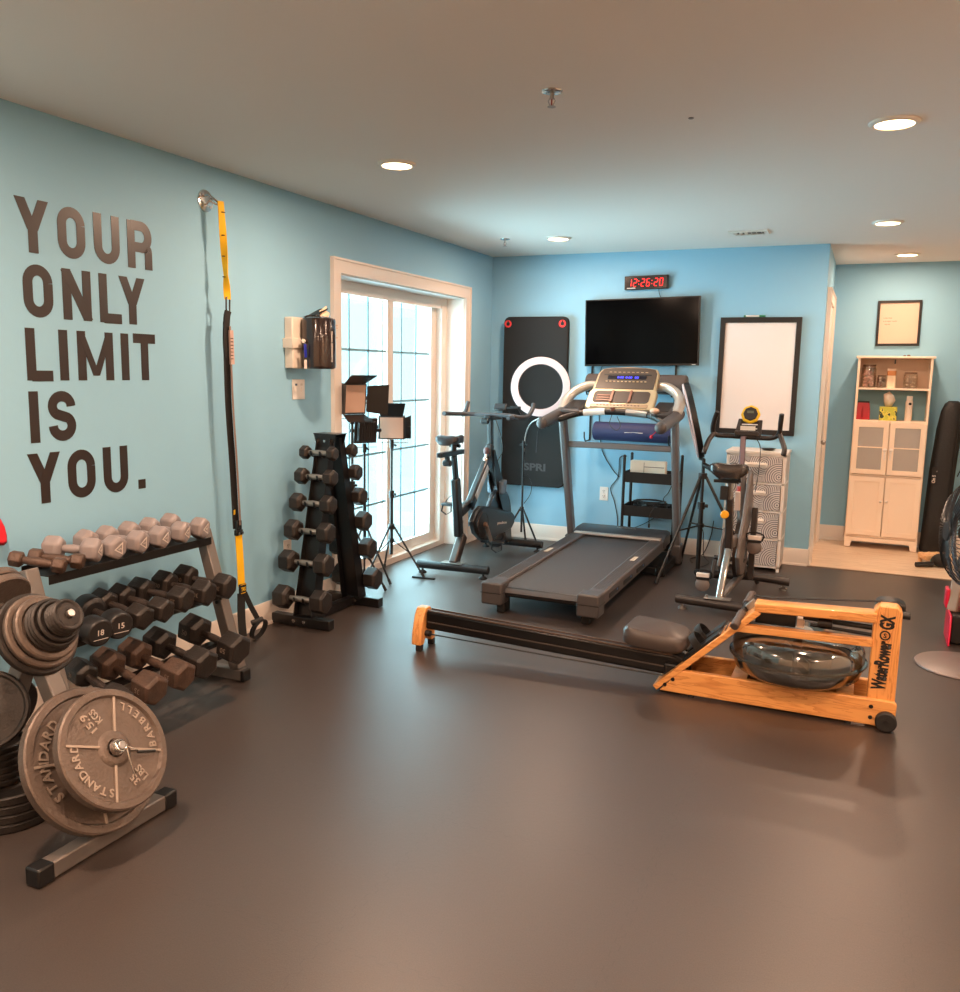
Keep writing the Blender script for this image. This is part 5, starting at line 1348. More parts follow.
# ================================================================ drawer tower
dt_m = mat('white drawer frame', (228, 218, 208), 0.4)
def doily():
    m = bpy.data.materials.new('patterned drawer front'); m.use_nodes = True; nt = m.node_tree; b = nt.nodes['Principled BSDF']; L = nt.links.new
    tc = nt.nodes.new('ShaderNodeTexCoord')
    def mth(op, a, b_=None):
        n = nt.nodes.new('ShaderNodeMath'); n.operation = op
        for i, v in enumerate((a, b_)):
            if v is None: continue
            if isinstance(v, (int, float)): n.inputs[i].default_value = v
            else: L(v, n.inputs[i])
        return n.outputs[0]
    sp = nt.nodes.new('ShaderNodeSeparateXYZ'); L(tc.outputs['Object'], sp.inputs[0])
    out = None
    for cx, cz, f in ((-.11, -.03, 62), (.06, .05, 70), (.17, -.05, 64), (-.2, .08, 66)):
        dx = mth('SUBTRACT', sp.outputs['X'], cx); dz_ = mth('SUBTRACT', sp.outputs['Z'], cz)
        r_ = mth('SQRT', mth('ADD', mth('MULTIPLY', dx, dx), mth('MULTIPLY', dz_, dz_)))
        near = mth('LESS_THAN', r_, .105)
        ring = mth('GREATER_THAN', mth('SINE', mth('MULTIPLY', r_, 2 * PI * f)), .1)
        v = mth('MULTIPLY', ring, near)
        out = (v, near) if out is None else (mth('ADD', mth('MULTIPLY', out[0], mth('SUBTRACT', 1.0, near)), v), mth('MAXIMUM', out[1], near))
    dia = mth('GREATER_THAN', mth('MULTIPLY', mth('SINE', mth('MULTIPLY', mth('ADD', sp.outputs['X'], sp.outputs['Z']), 360)), mth('SINE', mth('MULTIPLY', mth('SUBTRACT', sp.outputs['X'], sp.outputs['Z']), 360))), .0)
    pat = mth('ADD', out[0], mth('MULTIPLY', dia, mth('SUBTRACT', 1.0, out[1])))
    mx = nt.nodes.new('ShaderNodeMix'); mx.data_type = 'RGBA'
    L(pat, mx.inputs['Factor']); mx.inputs['A'].default_value = (*lin((206, 196, 190)), 1); mx.inputs['B'].default_value = (*lin((112, 106, 108)), 1)
    L(mx.outputs['Result'], b.inputs['Base Color']); b.inputs['Roughness'].default_value = .5
    return m
doily_m = doily()
dr = thing('drawer_tower', 'white four-drawer storage tower with patterned fronts under the whiteboard', 'drawers', (2.33, -.185, 0))
wx, dy_, ht = .43, .34, .90
b = MB()
for x in (-wx / 2 + .012, wx / 2 - .012):
    for y in (-dy_ / 2 + .012, dy_ / 2 - .012): b.box((x, y, ht / 2), (.024, .024, ht))
for i in range(5):
    z = .035 + i * (ht - .06) / 4
    b.box((0, 0, z), (wx, dy_, .016))
b.box((0, 0, ht - .006), (wx + .012, dy_ + .012, .02)); b.box((0, dy_ / 2 - .004, ht / 2), (wx - .01, .006, ht - .04))
b.build('drawer_frame', dt_m, dr, bevel=.002)
for s in (-1, 1):
    b = MB(); b.box((s * (wx / 2 - .004), 0, ht / 2), (.006, dy_ - .05, ht - .06)); b.build('side_panel', mat('patterned side', (190, 180, 174), .5), dr)
for i in range(4):
    z0 = .046 + i * (ht - .06) / 4; hh = (ht - .06) / 4 - .022
    d_ = bpy.data.objects.new('drawer', None)
    b = MB(); b.box((0, -.006, 0), (wx - .055, .012, hh)); b.box((0, .15, -.01), (wx - .06, .28, hh * .8)); dw = b.build('drawer', doily_m, dr, bevel=.002); dw.location = (0, -dy_ / 2 + .004, z0 + hh / 2)
    b = MB(); b.prism(rrect(.17, .035, .015, n=4), (0, -.012, hh * .18), (1, 0, 0), (0, 0, 1), .012); b.box((0, -.03, hh * .2), (.15, .012, .006)); b.build('handle', dt_m, dw, bevel=.002)
bw = thing('small_bowl', 'small dark shallow bowl on top of the drawer tower', 'bowl', (2.40, -.22, ht + .004))
b = MB(); b.lathe([(0, 0), (.03, 0), (.055, .014), (.058, .016), (.052, .015), (.028, .005), (0, .005)], n=24); b.build('bowl_body', mat('dark glaze', (36, 34, 34), .3), bw)
# ================================================================ wooden water rower
ash = wood_mat('honey ash wood', (226, 160, 92), (196, 126, 64), axis=0, rough=.38, scale=1.0, coat=.25)
ash_v = wood_mat('honey ash upright', (226, 160, 92), (196, 126, 64), axis=2, rough=.38, scale=1.0, coat=.25)
rw = thing('water_rower', 'honey wood rowing machine with a clear water tank and black rail', 'rowing machine', (2.2, -3.08, 0))
def O_(x, y, z): return Vector((x - 2.2, y + 3.08, z))
YN, YFAR = -3.205, -2.955
for y in (YN, YFAR):
    b = MB(); b.prism([(2.275, .012), (3.20, .012), (3.258, .012), (3.262, .115), (3.25, .127), (2.37, .122)], O_(2.2, y + .015, 0) - Vector((2.2, 0, 0)), (1, 0, 0), (0, 0, 1), .03)
    bd = b.build('base_board', ash, rw, bevel=.005)
    for x, z in ((2.30, .045), (2.335, .075), (3.165, .095), (3.165, .048)):
        b = MB(); b.cyl(O_(x, y - .014, z), O_(x, y - .019, z), .0085, n=16); b.build('bolt', black_metal, bd)
    b = MB(); b.cyl(O_(3.225, y - .05 if y == YN else y + .025, .045), O_(3.225, y - .018 if y == YN else y + .05, .045), .042, n=28); wh = b.build('wheel', black_rubber, rw, bevel=.006)
    b = MB(); b.cyl(O_(3.225, y - .052 if y == YN else y + .052, .045), O_(3.225, y - .049 if y == YN else y + .049, .045), .012, n=16); b.build('wheel_hub', black_metal, wh)
    for x in (2.42, 3.08):
        b = MB(); b.cyl(O_(x, y, 0), O_(x, y, .014), .014, n=14); b.build('rubber_foot', black_rubber, rw)
for x in (2.62, 3.06):
    b = MB(); b.bar(O_(x, YN + .015, .10), O_(x, YFAR - .015, .10), .07, .03); b.build('cross_board', ash, rw, bevel=.003)
# foot board, wide and sloping
A, Bp = Vector((2.245, 0, .012)), Vector((2.69, 0, .475))
dv = (Bp - A).normalized(); nv = Vector((-dv.z, 0, dv.x))
b = MB(); b._add([O_(*(p)) for p in [
    (A.x, YN - .018, A.z), (A.x, YFAR + .018, A.z), (A.x - nv.x * -.0 + .03 * -nv.x * -1, YFAR + .018, A.z + .0), ]] [:0], [])
def slab(b, p, q, t, y0, y1, y2=None, y3=None):
    """sloping board from p to q (x,z), thickness t on the upper side"""
    y2 = y0 if y2 is None else y2; y3 = y1 if y3 is None else y3
    d = Vector((q[0] - p[0], 0, q[1] - p[1])).normalized(); n = Vector((-d.z, 0, d.x)) * t
    vs = []
    for (x, z), a, c in ((p, y0, y1), (q, y2, y3)):
        for yy in (a, c):
            vs.append(O_(x, yy, z)); vs.append(O_(x, yy, z) + n)
    b._add(vs, [(0, 1, 3, 2), (4, 6, 7, 5), (0, 4, 5, 1), (2, 3, 7, 6), (0, 2, 6, 4), (1, 5, 7, 3)])
b = MB(); slab(b, (2.262, .010), (2.70, .430), .028, YN - .016, YFAR + .016, YN - .016, YN + .12)
b.build('foot_board', ash, rw, bevel=.004)
b = MB(); slab(b, (2.672, .437), (3.16, .453), .042, YN - .016, YN + .075)
b.build('top_rail', ash, rw, bevel=.006)
b = MB(); slab(b, (2.58, .336), (3.15, .348), .034, YN - .012, YN + .03)
b.build('middle_rail', ash, rw, bevel=.004)
b = MB(); b.prism([(3.146, .02), (3.254, .02), (3.254, .505), (3.236, .527), (3.165, .527), (3.146, .505)], O_(2.2, YN + .085, 0) - Vector((2.2, 0, 0)), (1, 0, 0), (0, 0, 1), .085)
pst = b.build('front_post', ash_v, rw, bevel=.006)
b = MB(); b.text('WaterRower', O_(3.209, YN - .0003, .165), (0.05, 0, 1), (-1, 0, .05), .052, .0012, width=.215, bold=.055)
b.build('brand_lettering', mat('black print', (22, 18, 16), .5), pst)
b = MB(); b.text('GX', O_(3.222, YN - .0003, .428), (0.05, 0, 1), (-1, 0, .05), .052, .0012, width=.062, bold=.055)
b.build('model_lettering', bpy.data.materials['black print'], pst)
b = MB(); b.ring_prism(circ(.021, 24), circ(.015, 24), O_(3.195, YN + .0003, .403), (1, 0, 0), (0, 0, 1), .0014); b.text('S', O_(3.195, YN - .0003, .393), (1, 0, 0), (0, 0, 1), .02, .0012, bold=.03, center=True); b.build('emblem', bpy.data.materials['black print'], pst)
b = MB(); b.prism([(3.15, .48), (3.268, .48), (3.268, .520), (3.235, .534), (3.17, .534), (3.15, .520)], O_(2.2, YN + .16, 0) - Vector((2.2, 0, 0)), (1, 0, 0), (0, 0, 1), .085)
b.build('pulley_housing', black_plastic, rw, bevel=.01)
b = MB(); b.cyl(O_(3.25, YN + .03, .49), O_(3.285, YN + .03, .49), .016, n=14); b.build('knob', black_plastic, rw, bevel=.003)
b = MB(); b.ribbon([O_(2.66, YN + .09, .488), O_(2.72, YN + .06, .492), O_(3.17, YN + .06, .532)], .022, .003, (0, 1, 0)); b.build('drive_strap', webbing, rw)
b = MB(); b.box(O_(2.755, YN + .10, .402), (.17, .06, .07)); b.build('tank_bracket', black_plastic, rw, bevel=.004)
b = MB(); b.box(O_(2.86, YN + .09, .39), (.03, .05, .04)); b.build('spacer_block', mat('pale block', (214, 190, 170), .5), rw, bevel=.002)
b = MB(); b.tube([O_(2.87, YN + .08, .418), O_(3.15, YN + .08, .410)], .012, 10); b.cyl(O_(2.93, YN + .06, .408), O_(2.99, YN + .06, .408), .024, n=16); b.build('recoil_bungee', black_plastic, rw)
b = MB(); b.tube([O_(2.90, YN + .08, .388), O_(3.15, YN + .08, .378)], .008, 10); b.build('bungee_cord', black_plastic, rw)
# tank: clear shell, greenish water, paddle
tc_ = O_(2.852, -3.08, 0); R0 = .283
shell = glassy('clear smoky tank shell', (.58, .57, .54), .17, .09)
wat = bpy.data.materials.new('tank water'); wat.use_nodes = True
wb_ = wat.node_tree.nodes['Principled BSDF']; wb_.inputs['Base Color'].default_value = (*lin((30, 44, 32)), 1); wb_.inputs['Roughness'].default_value = .08; wb_.inputs['Transmission Weight'].default_value = .35; wb_.inputs['Alpha'].default_value = .92
prof = [(0, .128), (.15, .130), (.215, .142), (.262, .170), (R0 - .006, .212), (R0 - .004, .226), (R0 + .006, .228), (R0 + .006, .236), (R0 - .004, .238), (.278, .278), (.266, .306), (.24, .324), (.19, .333), (0, .336)]
b = MB(); b.lathe(prof, o=tc_, n=64); tk = b.build('water_tank', shell, rw, ang=50, label='clear round water tank')
b = MB(); b.lathe([(0, .134), (.15, .136), (.213, .147), (.256, .173), (.270, .208), (0, .209)], o=tc_, n=64); b.build('water', wat, tk, ang=50)
b = MB(); b.lathe([(R0 + .001, .228), (R0 + .008, .229), (R0 + .008, .235), (R0 + .001, .236), (R0 + .001, .228)], o=tc_, n=64); b.build('tank_rim', mat('dark rim', (60, 56, 50), .25), tk)
b = MB(); b.cyl(tc_ + Vector((0, 0, .15)), tc_ + Vector((0, 0, .345)), .02, n=16); b.lathe([(0, .336), (.07, .336), (.06, .352), (0, .355)], o=tc_, n=24)
for a in range(4): b.box(tc_ + Vector((.085 * math.cos(a * PI / 2 + .4), .085 * math.sin(a * PI / 2 + .4), .20)), (.14, .008, .09), Matrix.Rotation(a * PI / 2 + .4, 3, 'Z'))
b.build('paddle', mat('paddle', (120, 124, 120), .4), tk)
# rail, rear foot, seat
YRL = -3.125
b = MB(); b.bar(O_(1.02, YRL, .158), O_(2.40, YRL, .112), .058, .098); ra = b.build('monorail', mat('black anodised rail', (20, 18, 18), .28, metal=.3), rw, bevel=.012, seg=3)
for s in (-1, 1):
    b = MB(); b.bar(O_(1.03, YRL + s * .022, .209), O_(2.38, YRL + s * .022, .163), .010, .006); b.build('rail_track', mat('satin rail track', (116, 96, 84), .3, metal=.7), ra)
b = MB(); b.bar(O_(1.03, YRL - .030, .150), O_(2.38, YRL - .030, .104), .003, .006); b.build('rail_groove', mat('rail groove', (70, 62, 58), .35), ra)
poly = [(-.085, .032), (-.045, .030), (-.02, .075), (.02, .075), (.045, .030), (.085, .032), (.078, .10), (.052, .185), (.025, .222), (-.025, .222), (-.052, .185), (-.078, .10)]
b = MB(); b.prism(poly, O_(1.02, YRL - .0, .0), (0, 1, 0), (0, 0, 1), -.055); rf = b.build('rear_foot', ash_v, rw, bevel=.005)
for s in (-1, 1):
    b = MB(); b.box(O_(1.005, YRL + s * .068, .016), (.032, .03, .032)); b.build('rubber_pad', black_rubber, rf, bevel=.003)
b = MB(); b.cyl(O_(1.022, YRL - .03, .088), O_(1.05, YRL - .03, .088), .016, n=14); b.build('cord_anchor', black_plastic, rf)
b = MB(); b.tube([O_(1.04, YRL - .03, .086), O_(1.7, YRL - .03, .070), O_(2.34, YRL - .03, .062)], .004, 6); b.build('bungee', black_plastic, rw)
b = MB(); b.box(O_(2.33, YRL, .085), (.10, .09, .09)); b.build('rail_mount', black_metal, rw, bevel=.01)
b = MB(); b.cyl(O_(2.315, YRL - .05, .075), O_(2.315, YRL - .062, .075), .012, n=12); b.build('chrome_bolt', chrome, rw)
# seat with two lobes
b = MB(); n = 28; vs = []
for zz, k in ((.204, .9), (.218, 1.0), (.256, 1.0), (.274, .9)):
    for i in range(n):
        a = 2 * PI * i / n; c, s = math.cos(a), math.sin(a)
        x = math.copysign(abs(c) ** .5, c) * .150 * k; y = math.copysign(abs(s) ** .55, s) * .135 * k
        vs.append(O_(2.235 + x, YRL + y, zz + (.014 * (abs(s)) - .006 * (c > .3) + (.012 if c < -.6 else 0) if zz > .25 else 0) - .012 * (x / .128 * .3)))
b._add(vs, [tuple(range(n))[::-1], tuple(range(3 * n, 4 * n))] + [(k * n + i, k * n + (i + 1) % n, (k + 1) * n + (i + 1) % n, (k + 1) * n + i) for k in range(3) for i in range(n)])
b.build('seat', mat('dark moulded seat', (66, 58, 55), .42, bump=.05, bscale=200), rw, bevel=.006, ang=50)
b = MB(); b.box(O_(2.22, YRL, .198), (.16, .10, .03)); b.build('seat_carriage', black_plastic, rw, bevel=.004)
# foot rests and straps on the foot board
def on_board(t, y, h): # t 0..1 along the board
    d = Vector((2.70 - 2.262, 0, .430 - .010)); n = Vector((-d.z, 0, d.x)).normalized()
    return O_(2.262, y, .010) + d * t + n * (.028 + h)
for s, y in ((-1, -3.155), (1, -3.01)):
    b = MB(); p, q = on_board(.30, y, .006), on_board(.66, y, .006); b.bar(p, q, .095, .012, up=(-1, 0, 1)); ft = b.build('foot_plate', black_plastic, rw, bevel=.003)
    b = MB(); b.bar(on_board(.30, y, .01), on_board(.27, y, .055), .085, .012, up=(1, 0, 1)); b.bar(on_board(.27, y, .055), on_board(.33, y, .085), .075, .010, up=(1, 0, 1)); b.build('heel_cup', black_rubber, ft, bevel=.004)
    b = MB(); b.ribbon(bez([on_board(.47, y - .05, .01), on_board(.47, y - .045, .05), on_board(.47, y, .075), on_board(.47, y + .045, .05), on_board(.47, y + .05, .01)], 5), .035, .004, (1, 0, 1)); b.build('foot_strap', webbing, ft)
b = MB()
for i in range(6): 
    b = MB(); b.bar(on_board(.62 + i * .045, YN + .01, .004), on_board(.62 + i * .045, YN + .15, .004), .006, .006); b.build('silver_slat', chrome, rw)
# handle resting on the board's top
b = MB(); hp = [O_(2.60, -3.235, .380), O_(2.61, -3.17, .403), O_(2.615, -3.08, .413), O_(2.62, -2.99, .425), O_(2.625, -2.93, .435)]
b.tube(bez(hp, 5), .012, 10); hn = b.build('handle', black_metal, rw)
for a, c in ((0, 1), (3, 4)):
    b = MB(); e = (hp[a] + hp[c]) / 2; d = (hp[c] - hp[a]).normalized(); b.cyl(e - d * .062, e + d * .058, .0185, n=16); b.build('grip', mat('ribbed grip', (72, 62, 58), .5, bump=.3, bscale=300), hn, bevel=.004)
b = MB(); b.box(O_(2.645, -3.08, .435), (.05, .03, .03), Matrix.Rotation(-.8, 3, 'Y')); b.build('strap_clip', steel, hn, bevel=.003)

# ================================================================ second exercise bike (upright, grey frame)
eb_b = mat('brown black bike tube', (44, 38, 36), 0.38, metal=.2)
eb_g = mat('grey bike shroud', (98, 90, 86), 0.4)
ec = thing('exercise_bike', 'grey and black exercise bike in front of the patterned drawer tower', 'exercise bike', (2.31, -1.3, 0))
def E_(x, y, z): return Vector((x - 2.31, y + 1.3, z))
def xb(y): return 2.305 + (y + 1.7) * .055
b = MB(); b.tube([E_(2.045, -1.70, .062), E_(2.57, -1.755, .062)], .031, 16); st_ = b.build('stabilizer', eb_b, ec, bevel=.004)
for x, y in ((2.085, -1.705), (2.53, -1.75)):
    b = MB(); b.lathe([(0, 0), (.026, 0), (.026, .01), (.010, .02), (.010, .034)], o=E_(x, y, 0), n=16); b.build('levelling_foot', steel, st_)
b = MB(); b.tube(bez([E_(2.06, -.955, .062), E_(2.2, -.92, .066), E_(2.40, -.91, .075), E_(2.56, -.90, .068), E_(2.66, -.89, .058)], 5), .030, 16); st_ = b.build('stabilizer', eb_b, ec)
for x, y in ((2.09, -.95), (2.62, -.89)):
    b = MB(); b.lathe([(0, 0), (.026, 0), (.026, .01), (.010, .02), (.010, .034)], o=E_(x, y, 0), n=16); b.build('levelling_foot', steel, st_)
b = MB(); b.bar(E_(xb(-1.69), -1.69, .06), E_(xb(-1.46), -1.46, .395), .042, .05); b.build('rear_leg', chrome, ec, bevel=.01)
b = MB(); b.box(E_(2.30, -1.715, .095), (.16, .07, .006)); b.cyl(E_(2.235, -1.715, .095), E_(2.235, -1.715, .112), .008, n=10); b.build('leg_bracket', steel, ec, bevel=.001)
b = MB(); b.bar(E_(xb(-1.47), -1.475, .36), E_(xb(-1.52), -1.53, .70), .044, .055); b.build('seat_tube', eb_b, ec, bevel=.008)
b = MB(); b.bar(E_(xb(-1.53), -1.53, .68), E_(xb(-1.55), -1.545, .80), .034, .04); b.build('seat_post', steel, ec, bevel=.005)
b = MB(); b.box(E_(xb(-1.56) - .028, -1.57, .735), (.05, .04, .085)); b.build('post_block', black_plastic, ec, bevel=.004)
b = MB(); b.cyl(E_(xb(-1.52) - .02, -1.57, .60), E_(xb(-1.52) - .02, -1.545, .60), .012, n=12); b.lathe([(0, 0), (.02, 0), (.026, .006), (.026, .022), (.02, .028), (0, .028)], o=E_(xb(-1.52) - .02, -1.565, .60), d=(0, -1, 0), n=10); b.build('adjust_knob', mat('yellow knob', (226, 160, 30), .4), ec)
b = MB(); b.box(E_(xb(-1.55), -1.56, .815), (.12, .14, .02)); b.tube([E_(xb(-1.55) - .06, -1.60, .83), E_(xb(-1.55) - .05, -1.45, .84)], .008, 8); b.tube([E_(xb(-1.55) + .06, -1.60, .83), E_(xb(-1.55) + .05, -1.45, .84)], .008, 8); b.tube([E_(xb(-1.5) - .09, -1.64, .815), E_(xb(-1.5) + .07, -1.62, .82)], .01, 8); b.build('seat_bracket', black_metal, ec)
b = MB(); saddle(b, E_(xb(-1.5) - .002, -1.53, .882), L=.28, W=.235)
for v in b.v: v.z = (v.z - .882) * 1.55 + .868; v.z = max(v.z, .838)
b.build('saddle', mat('glossy black saddle', (34, 28, 27), .25, coat=.3), ec, ang=60)
b = MB(); b.bar(E_(xb(-1.46), -1.46, .40), E_(xb(-1.0), -1.0, .36), .05, .07); b.bar(E_(xb(-1.0), -1.05, .30), E_(xb(-.9), -.92, .09), .05, .07); b.bar(E_(xb(-1.6), -1.64, .09), E_(xb(-1.0), -.98, .09), .045, .035); b.build('main_frame', eb_g, ec, bevel=.01)
b = MB(); b.bar(E_(2.405, -.96, .06), E_(2.405, -.90, .56), .038, .05); b.build('front_column', eb_b, ec, bevel=.006)
b = MB(); b.bar(E_(xb(-1.0) - .01, -.98, .36), E_(2.295, -.89, .84), .05, .065); b.build('handlebar_sleeve', eb_g, ec, bevel=.01)
b = MB(); b.bar(E_(2.295, -.90, .80), E_(2.292, -.87, 1.05), .038, .04); b.build('handlebar_post', mat('violet grey post', (104, 92, 100), .3, metal=.6), ec, bevel=.006)
poly = [(-1.42, .30), (-1.34, .42), (-1.20, .52), (-1.05, .74), (-.98, .83), (-.90, .78), (-.82, .55), (-.88, .46), (-1.05, .40), (-.95, .20), (-1.10, .13), (-1.30, .16)]
b = MB(); b.prism([(a + 1.3, z) for a, z in poly], E_(2.352, -1.3, 0), (0, 1, 0), (0, 0, 1), .028); cv = b.build('side_shroud', eb_g, ec, bevel=.008)
b = MB(); b.prism([(a + 1.3, z) for a, z in [(-1.36, .22), (-1.30, .36), (-1.18, .45), (-1.02, .38), (-1.0, .22), (-1.12, .15), (-1.28, .17)]], E_(2.235, -1.3, 0), (0, 1, 0), (0, 0, 1), .022); b.build('side_shroud', eb_g, ec, bevel=.006)
b = MB(); b.box(E_(2.335, -1.32, .655), (.035, .02, .13), Matrix.Rotation(.25, 3, 'X')); b.build('resistance_housing', mat('pale housing', (196, 176, 164), .4), ec, bevel=.004)
b = MB(); b.cyl(E_(2.335, -1.31, .70), E_(2.335, -1.29, .745), .013, n=12); b.build('tension_knob', mat('dark red knob', (150, 40, 34), .4), ec)
b = MB(); b.lathe([(0, -.016), (.05, -.016), (.06, -.006), (.165, -.006), (.175, -.015), (.20, -.015), (.20, .015), (.175, .015), (.165, .006), (.06, .006), (.05, .016), (0, .016)], o=E_(2.325, -1.02, .285), d=(1, 0, 0), n=44); b.build('flywheel', mat('brown flywheel', (70, 52, 42), .3, metal=.6), ec)
cr = E_(2.285, -1.16, .235)
for s, dy, dz_ in ((1, .07, .13), (-1, -.07, -.13)):
    b = MB(); b.cyl(cr, cr + Vector((s * .10, 0, 0)), .016, n=12); b.bar(cr + Vector((s * .092, 0, 0)), cr + Vector((s * .10, dy, dz_)), .013, .024, up=(1, 0, 0)); b.build('crank_arm', black_metal, ec, bevel=.002)
    p = cr + Vector((s * .10, dy, dz_)); q = p + Vector((s * .052, 0, 0))
    b = MB(); b.cyl(p, q + Vector((s * .04, 0, 0)), .007, n=10); b.box(q + Vector((0, 0, 0)), (.085, .085, .02)); pd = b.build('pedal', black_plastic, ec, bevel=.003)
    b = MB(); b.box(q + Vector((0, -.03, .022)), (.085, .03, .028)); b.build('pedal_reflector', mat('white pedal block', (226, 216, 208), .4), pd, bevel=.004)
    b = MB(); b.lathe([(0, 0), (.046, 0), (.048, .006), (.048, .018), (.04, .024), (0, .026)], o=q + Vector((0, -.02, -.045)), d=(0, -1, .25), n=24); b.build('pedal_weight', mat('grey pedal disc', (96, 86, 82), .45), pd)
    b = MB(); b.tube(bez([q + Vector((-.045, .0, 0)), q + Vector((-.055, -.04, .045)), q + Vector((0, -.05, .062)), q + Vector((.055, -.04, .045)), q + Vector((.045, 0, 0))], 5), .005, 8); b.build('toe_strap', webbing, pd)
# handlebars
b = MB(); b.tube(bez([E_(2.12, -.95, 1.212), E_(2.10, -.93, 1.16), E_(2.085, -.89, 1.08), E_(2.11, -.87, 1.048), E_(2.20, -.865, 1.045), E_(2.30, -.865, 1.042), E_(2.40, -.865, 1.040), E_(2.48, -.87, 1.043), E_(2.525, -.89, 1.075), E_(2.535, -.93, 1.15), E_(2.54, -.95, 1.21)], 6), .0165, 12); hbb = b.build('handlebar', eb_b, ec, ang=60)
for s, pts in ((-1, [(2.095, -.88, 1.06), (2.075, -.95, 1.02), (2.065, -1.04, .96), (2.06, -1.06, .93)]), (1, [(2.525, -.885, 1.075), (2.548, -.93, 1.04), (2.575, -1.0, .985), (2.575, -1.03, .945)])):
    b = MB(); b.tube(bez([E_(*p) for p in pts], 6), .017, 12); b.build('grip', eb_b, hbb)
b = MB(); b.bar(E_(2.245, -.89, 1.04), E_(2.265, -.845, 1.165), .03, .014); b.bar(E_(2.395, -.89, 1.04), E_(2.395, -.845, 1.16), .03, .014); b.bar(E_(2.27, -.85, 1.145), E_(2.39, -.85, 1.145), .02, .025); b.bar(E_(2.25, -.86, 1.115), E_(2.39, -.86, 1.115), .02, .02); b.box(E_(2.315, -.90, 1.068), (.16, .03, .03)); b.build('tablet_holder', eb_b, ec, bevel=.004)
b = MB(); b.box(E_(2.318, -.875, 1.103), (.10, .003, .03)); b.build('paper_note', white_plastic, ec)
dcx = E_(2.33, -.865, 1.198)
b = MB(); b.lathe([(0, -.02), (.060, -.018), (.068, -.006), (.062, .004), (0, .004)], o=dcx, d=(0, -1, .25), n=8); mn = b.build('monitor', mat('yellow monitor rim', (226, 184, 20), .35), ec, bevel=.006)
b = MB(); b.lathe([(0, 0), (.048, 0), (.050, .005), (.046, .009), (0, .009)], o=dcx + Vector((0, -.002, .004)), d=(0, -1, .25), n=8); b.build('monitor_face', black_plastic, mn, bevel=.003)
b = MB(); b.box(dcx + Vector((0, -.013, .018)), (.045, .003, .018), Matrix.Rotation(-.25, 3, 'X')); b.build('screen', mat('lcd', (96, 104, 92), .2), mn)
b = MB(); b.cyl(dcx + Vector((0, -.008, -.026)), dcx + Vector((0, -.014, -.0275)), .009, n=14); b.build('yellow_button', bpy.data.materials['yellow monitor rim'], mn)
b = MB(); b.tube(bez([E_(2.36, -.84, 1.05), E_(2.40, -.80, .97), E_(2.40, -.80, .80), E_(2.39, -.85, .66)], 6), .003, 6); b.build('sensor_cable', black_plastic, ec)
# strap coiled on the floor by the drawers
b = MB(); b.tube(bez([(2.30, -.60, .012), (2.42, -.56, .014), (2.50, -.62, .012), (2.62, -.60, .014), (2.52, -.66, .012), (2.40, -.63, .02)], 6), .012, 8)
tag(b.build('resistance_band', webbing), 'black resistance band dropped on the floor before the drawer tower', 'resistance band')

# ================================================================ white cabinet and its contents
cab_m = mat('white cabinet paint', (240, 222, 202), 0.4)
cb_ = thing('storage_cabinet', 'tall white cabinet with open shelves, two glass doors and two panel doors', 'cabinet', (3.247, 1.15, 0))
CW, CD = .572, .24
def C_(x, y, z): return Vector((x, y, z))
for s in (-1, 1):
    b = MB(); b.box(C_(s * (CW / 2 - .009), 0, .815), (.018, CD, 1.63)); b.build('side_panel', cab_m, cb_, bevel=.002)
b = MB(); b.box(C_(0, 0, 1.638), (CW + .03, CD + .02, .018)); b.build('top_board', cab_m, cb_, bevel=.003)
for z in (1.372, 1.098, .632, .10): b = MB(); b.box(C_(0, 0, z), (CW - .036, CD - .006, .016)); b.build('shelf', cab_m, cb_, bevel=.001)
b = MB(); b.box(C_(0, CD / 2 - .003, 1.505), (CW - .036, .005, .25)); b.build('back_panel', mat('cream back panel', (214, 190, 166), .5), cb_)
b = MB(); b.box(C_(0, CD / 2 - .003, .60), (CW - .036, .005, .98)); b.build('back_panel', cab_m, cb_)
b = MB(); b.box(C_(0, CD / 2 - .001, 1.23), (CW - .036, .003, .25)); b.build('back_panel', mat('blue grey panel', (132, 178, 194), .5), cb_, label='blue grey back behind the second shelf')
b = MB(); b.box(C_(0, -CD / 2 + .01, .073), (CW - .036, .016, .035)); b.build('plinth', cab_m, cb_)
b = MB(); b.prism([(-CW / 2, .003), (-CW / 2 + .05, .003), (-CW / 2 + .06, .055), (CW / 2 - .06, .055), (CW / 2 - .05, .003), (CW / 2, .003), (CW / 2, .09), (-CW / 2, .09)], C_(0, -CD / 2, 0), (1, 0, 0), (0, 0, 1), .012); b.build('skirt', cab_m, cb_, bevel=.002)
frost = glassy('reeded cabinet glass', (.80, .78, .72), .38, .5)
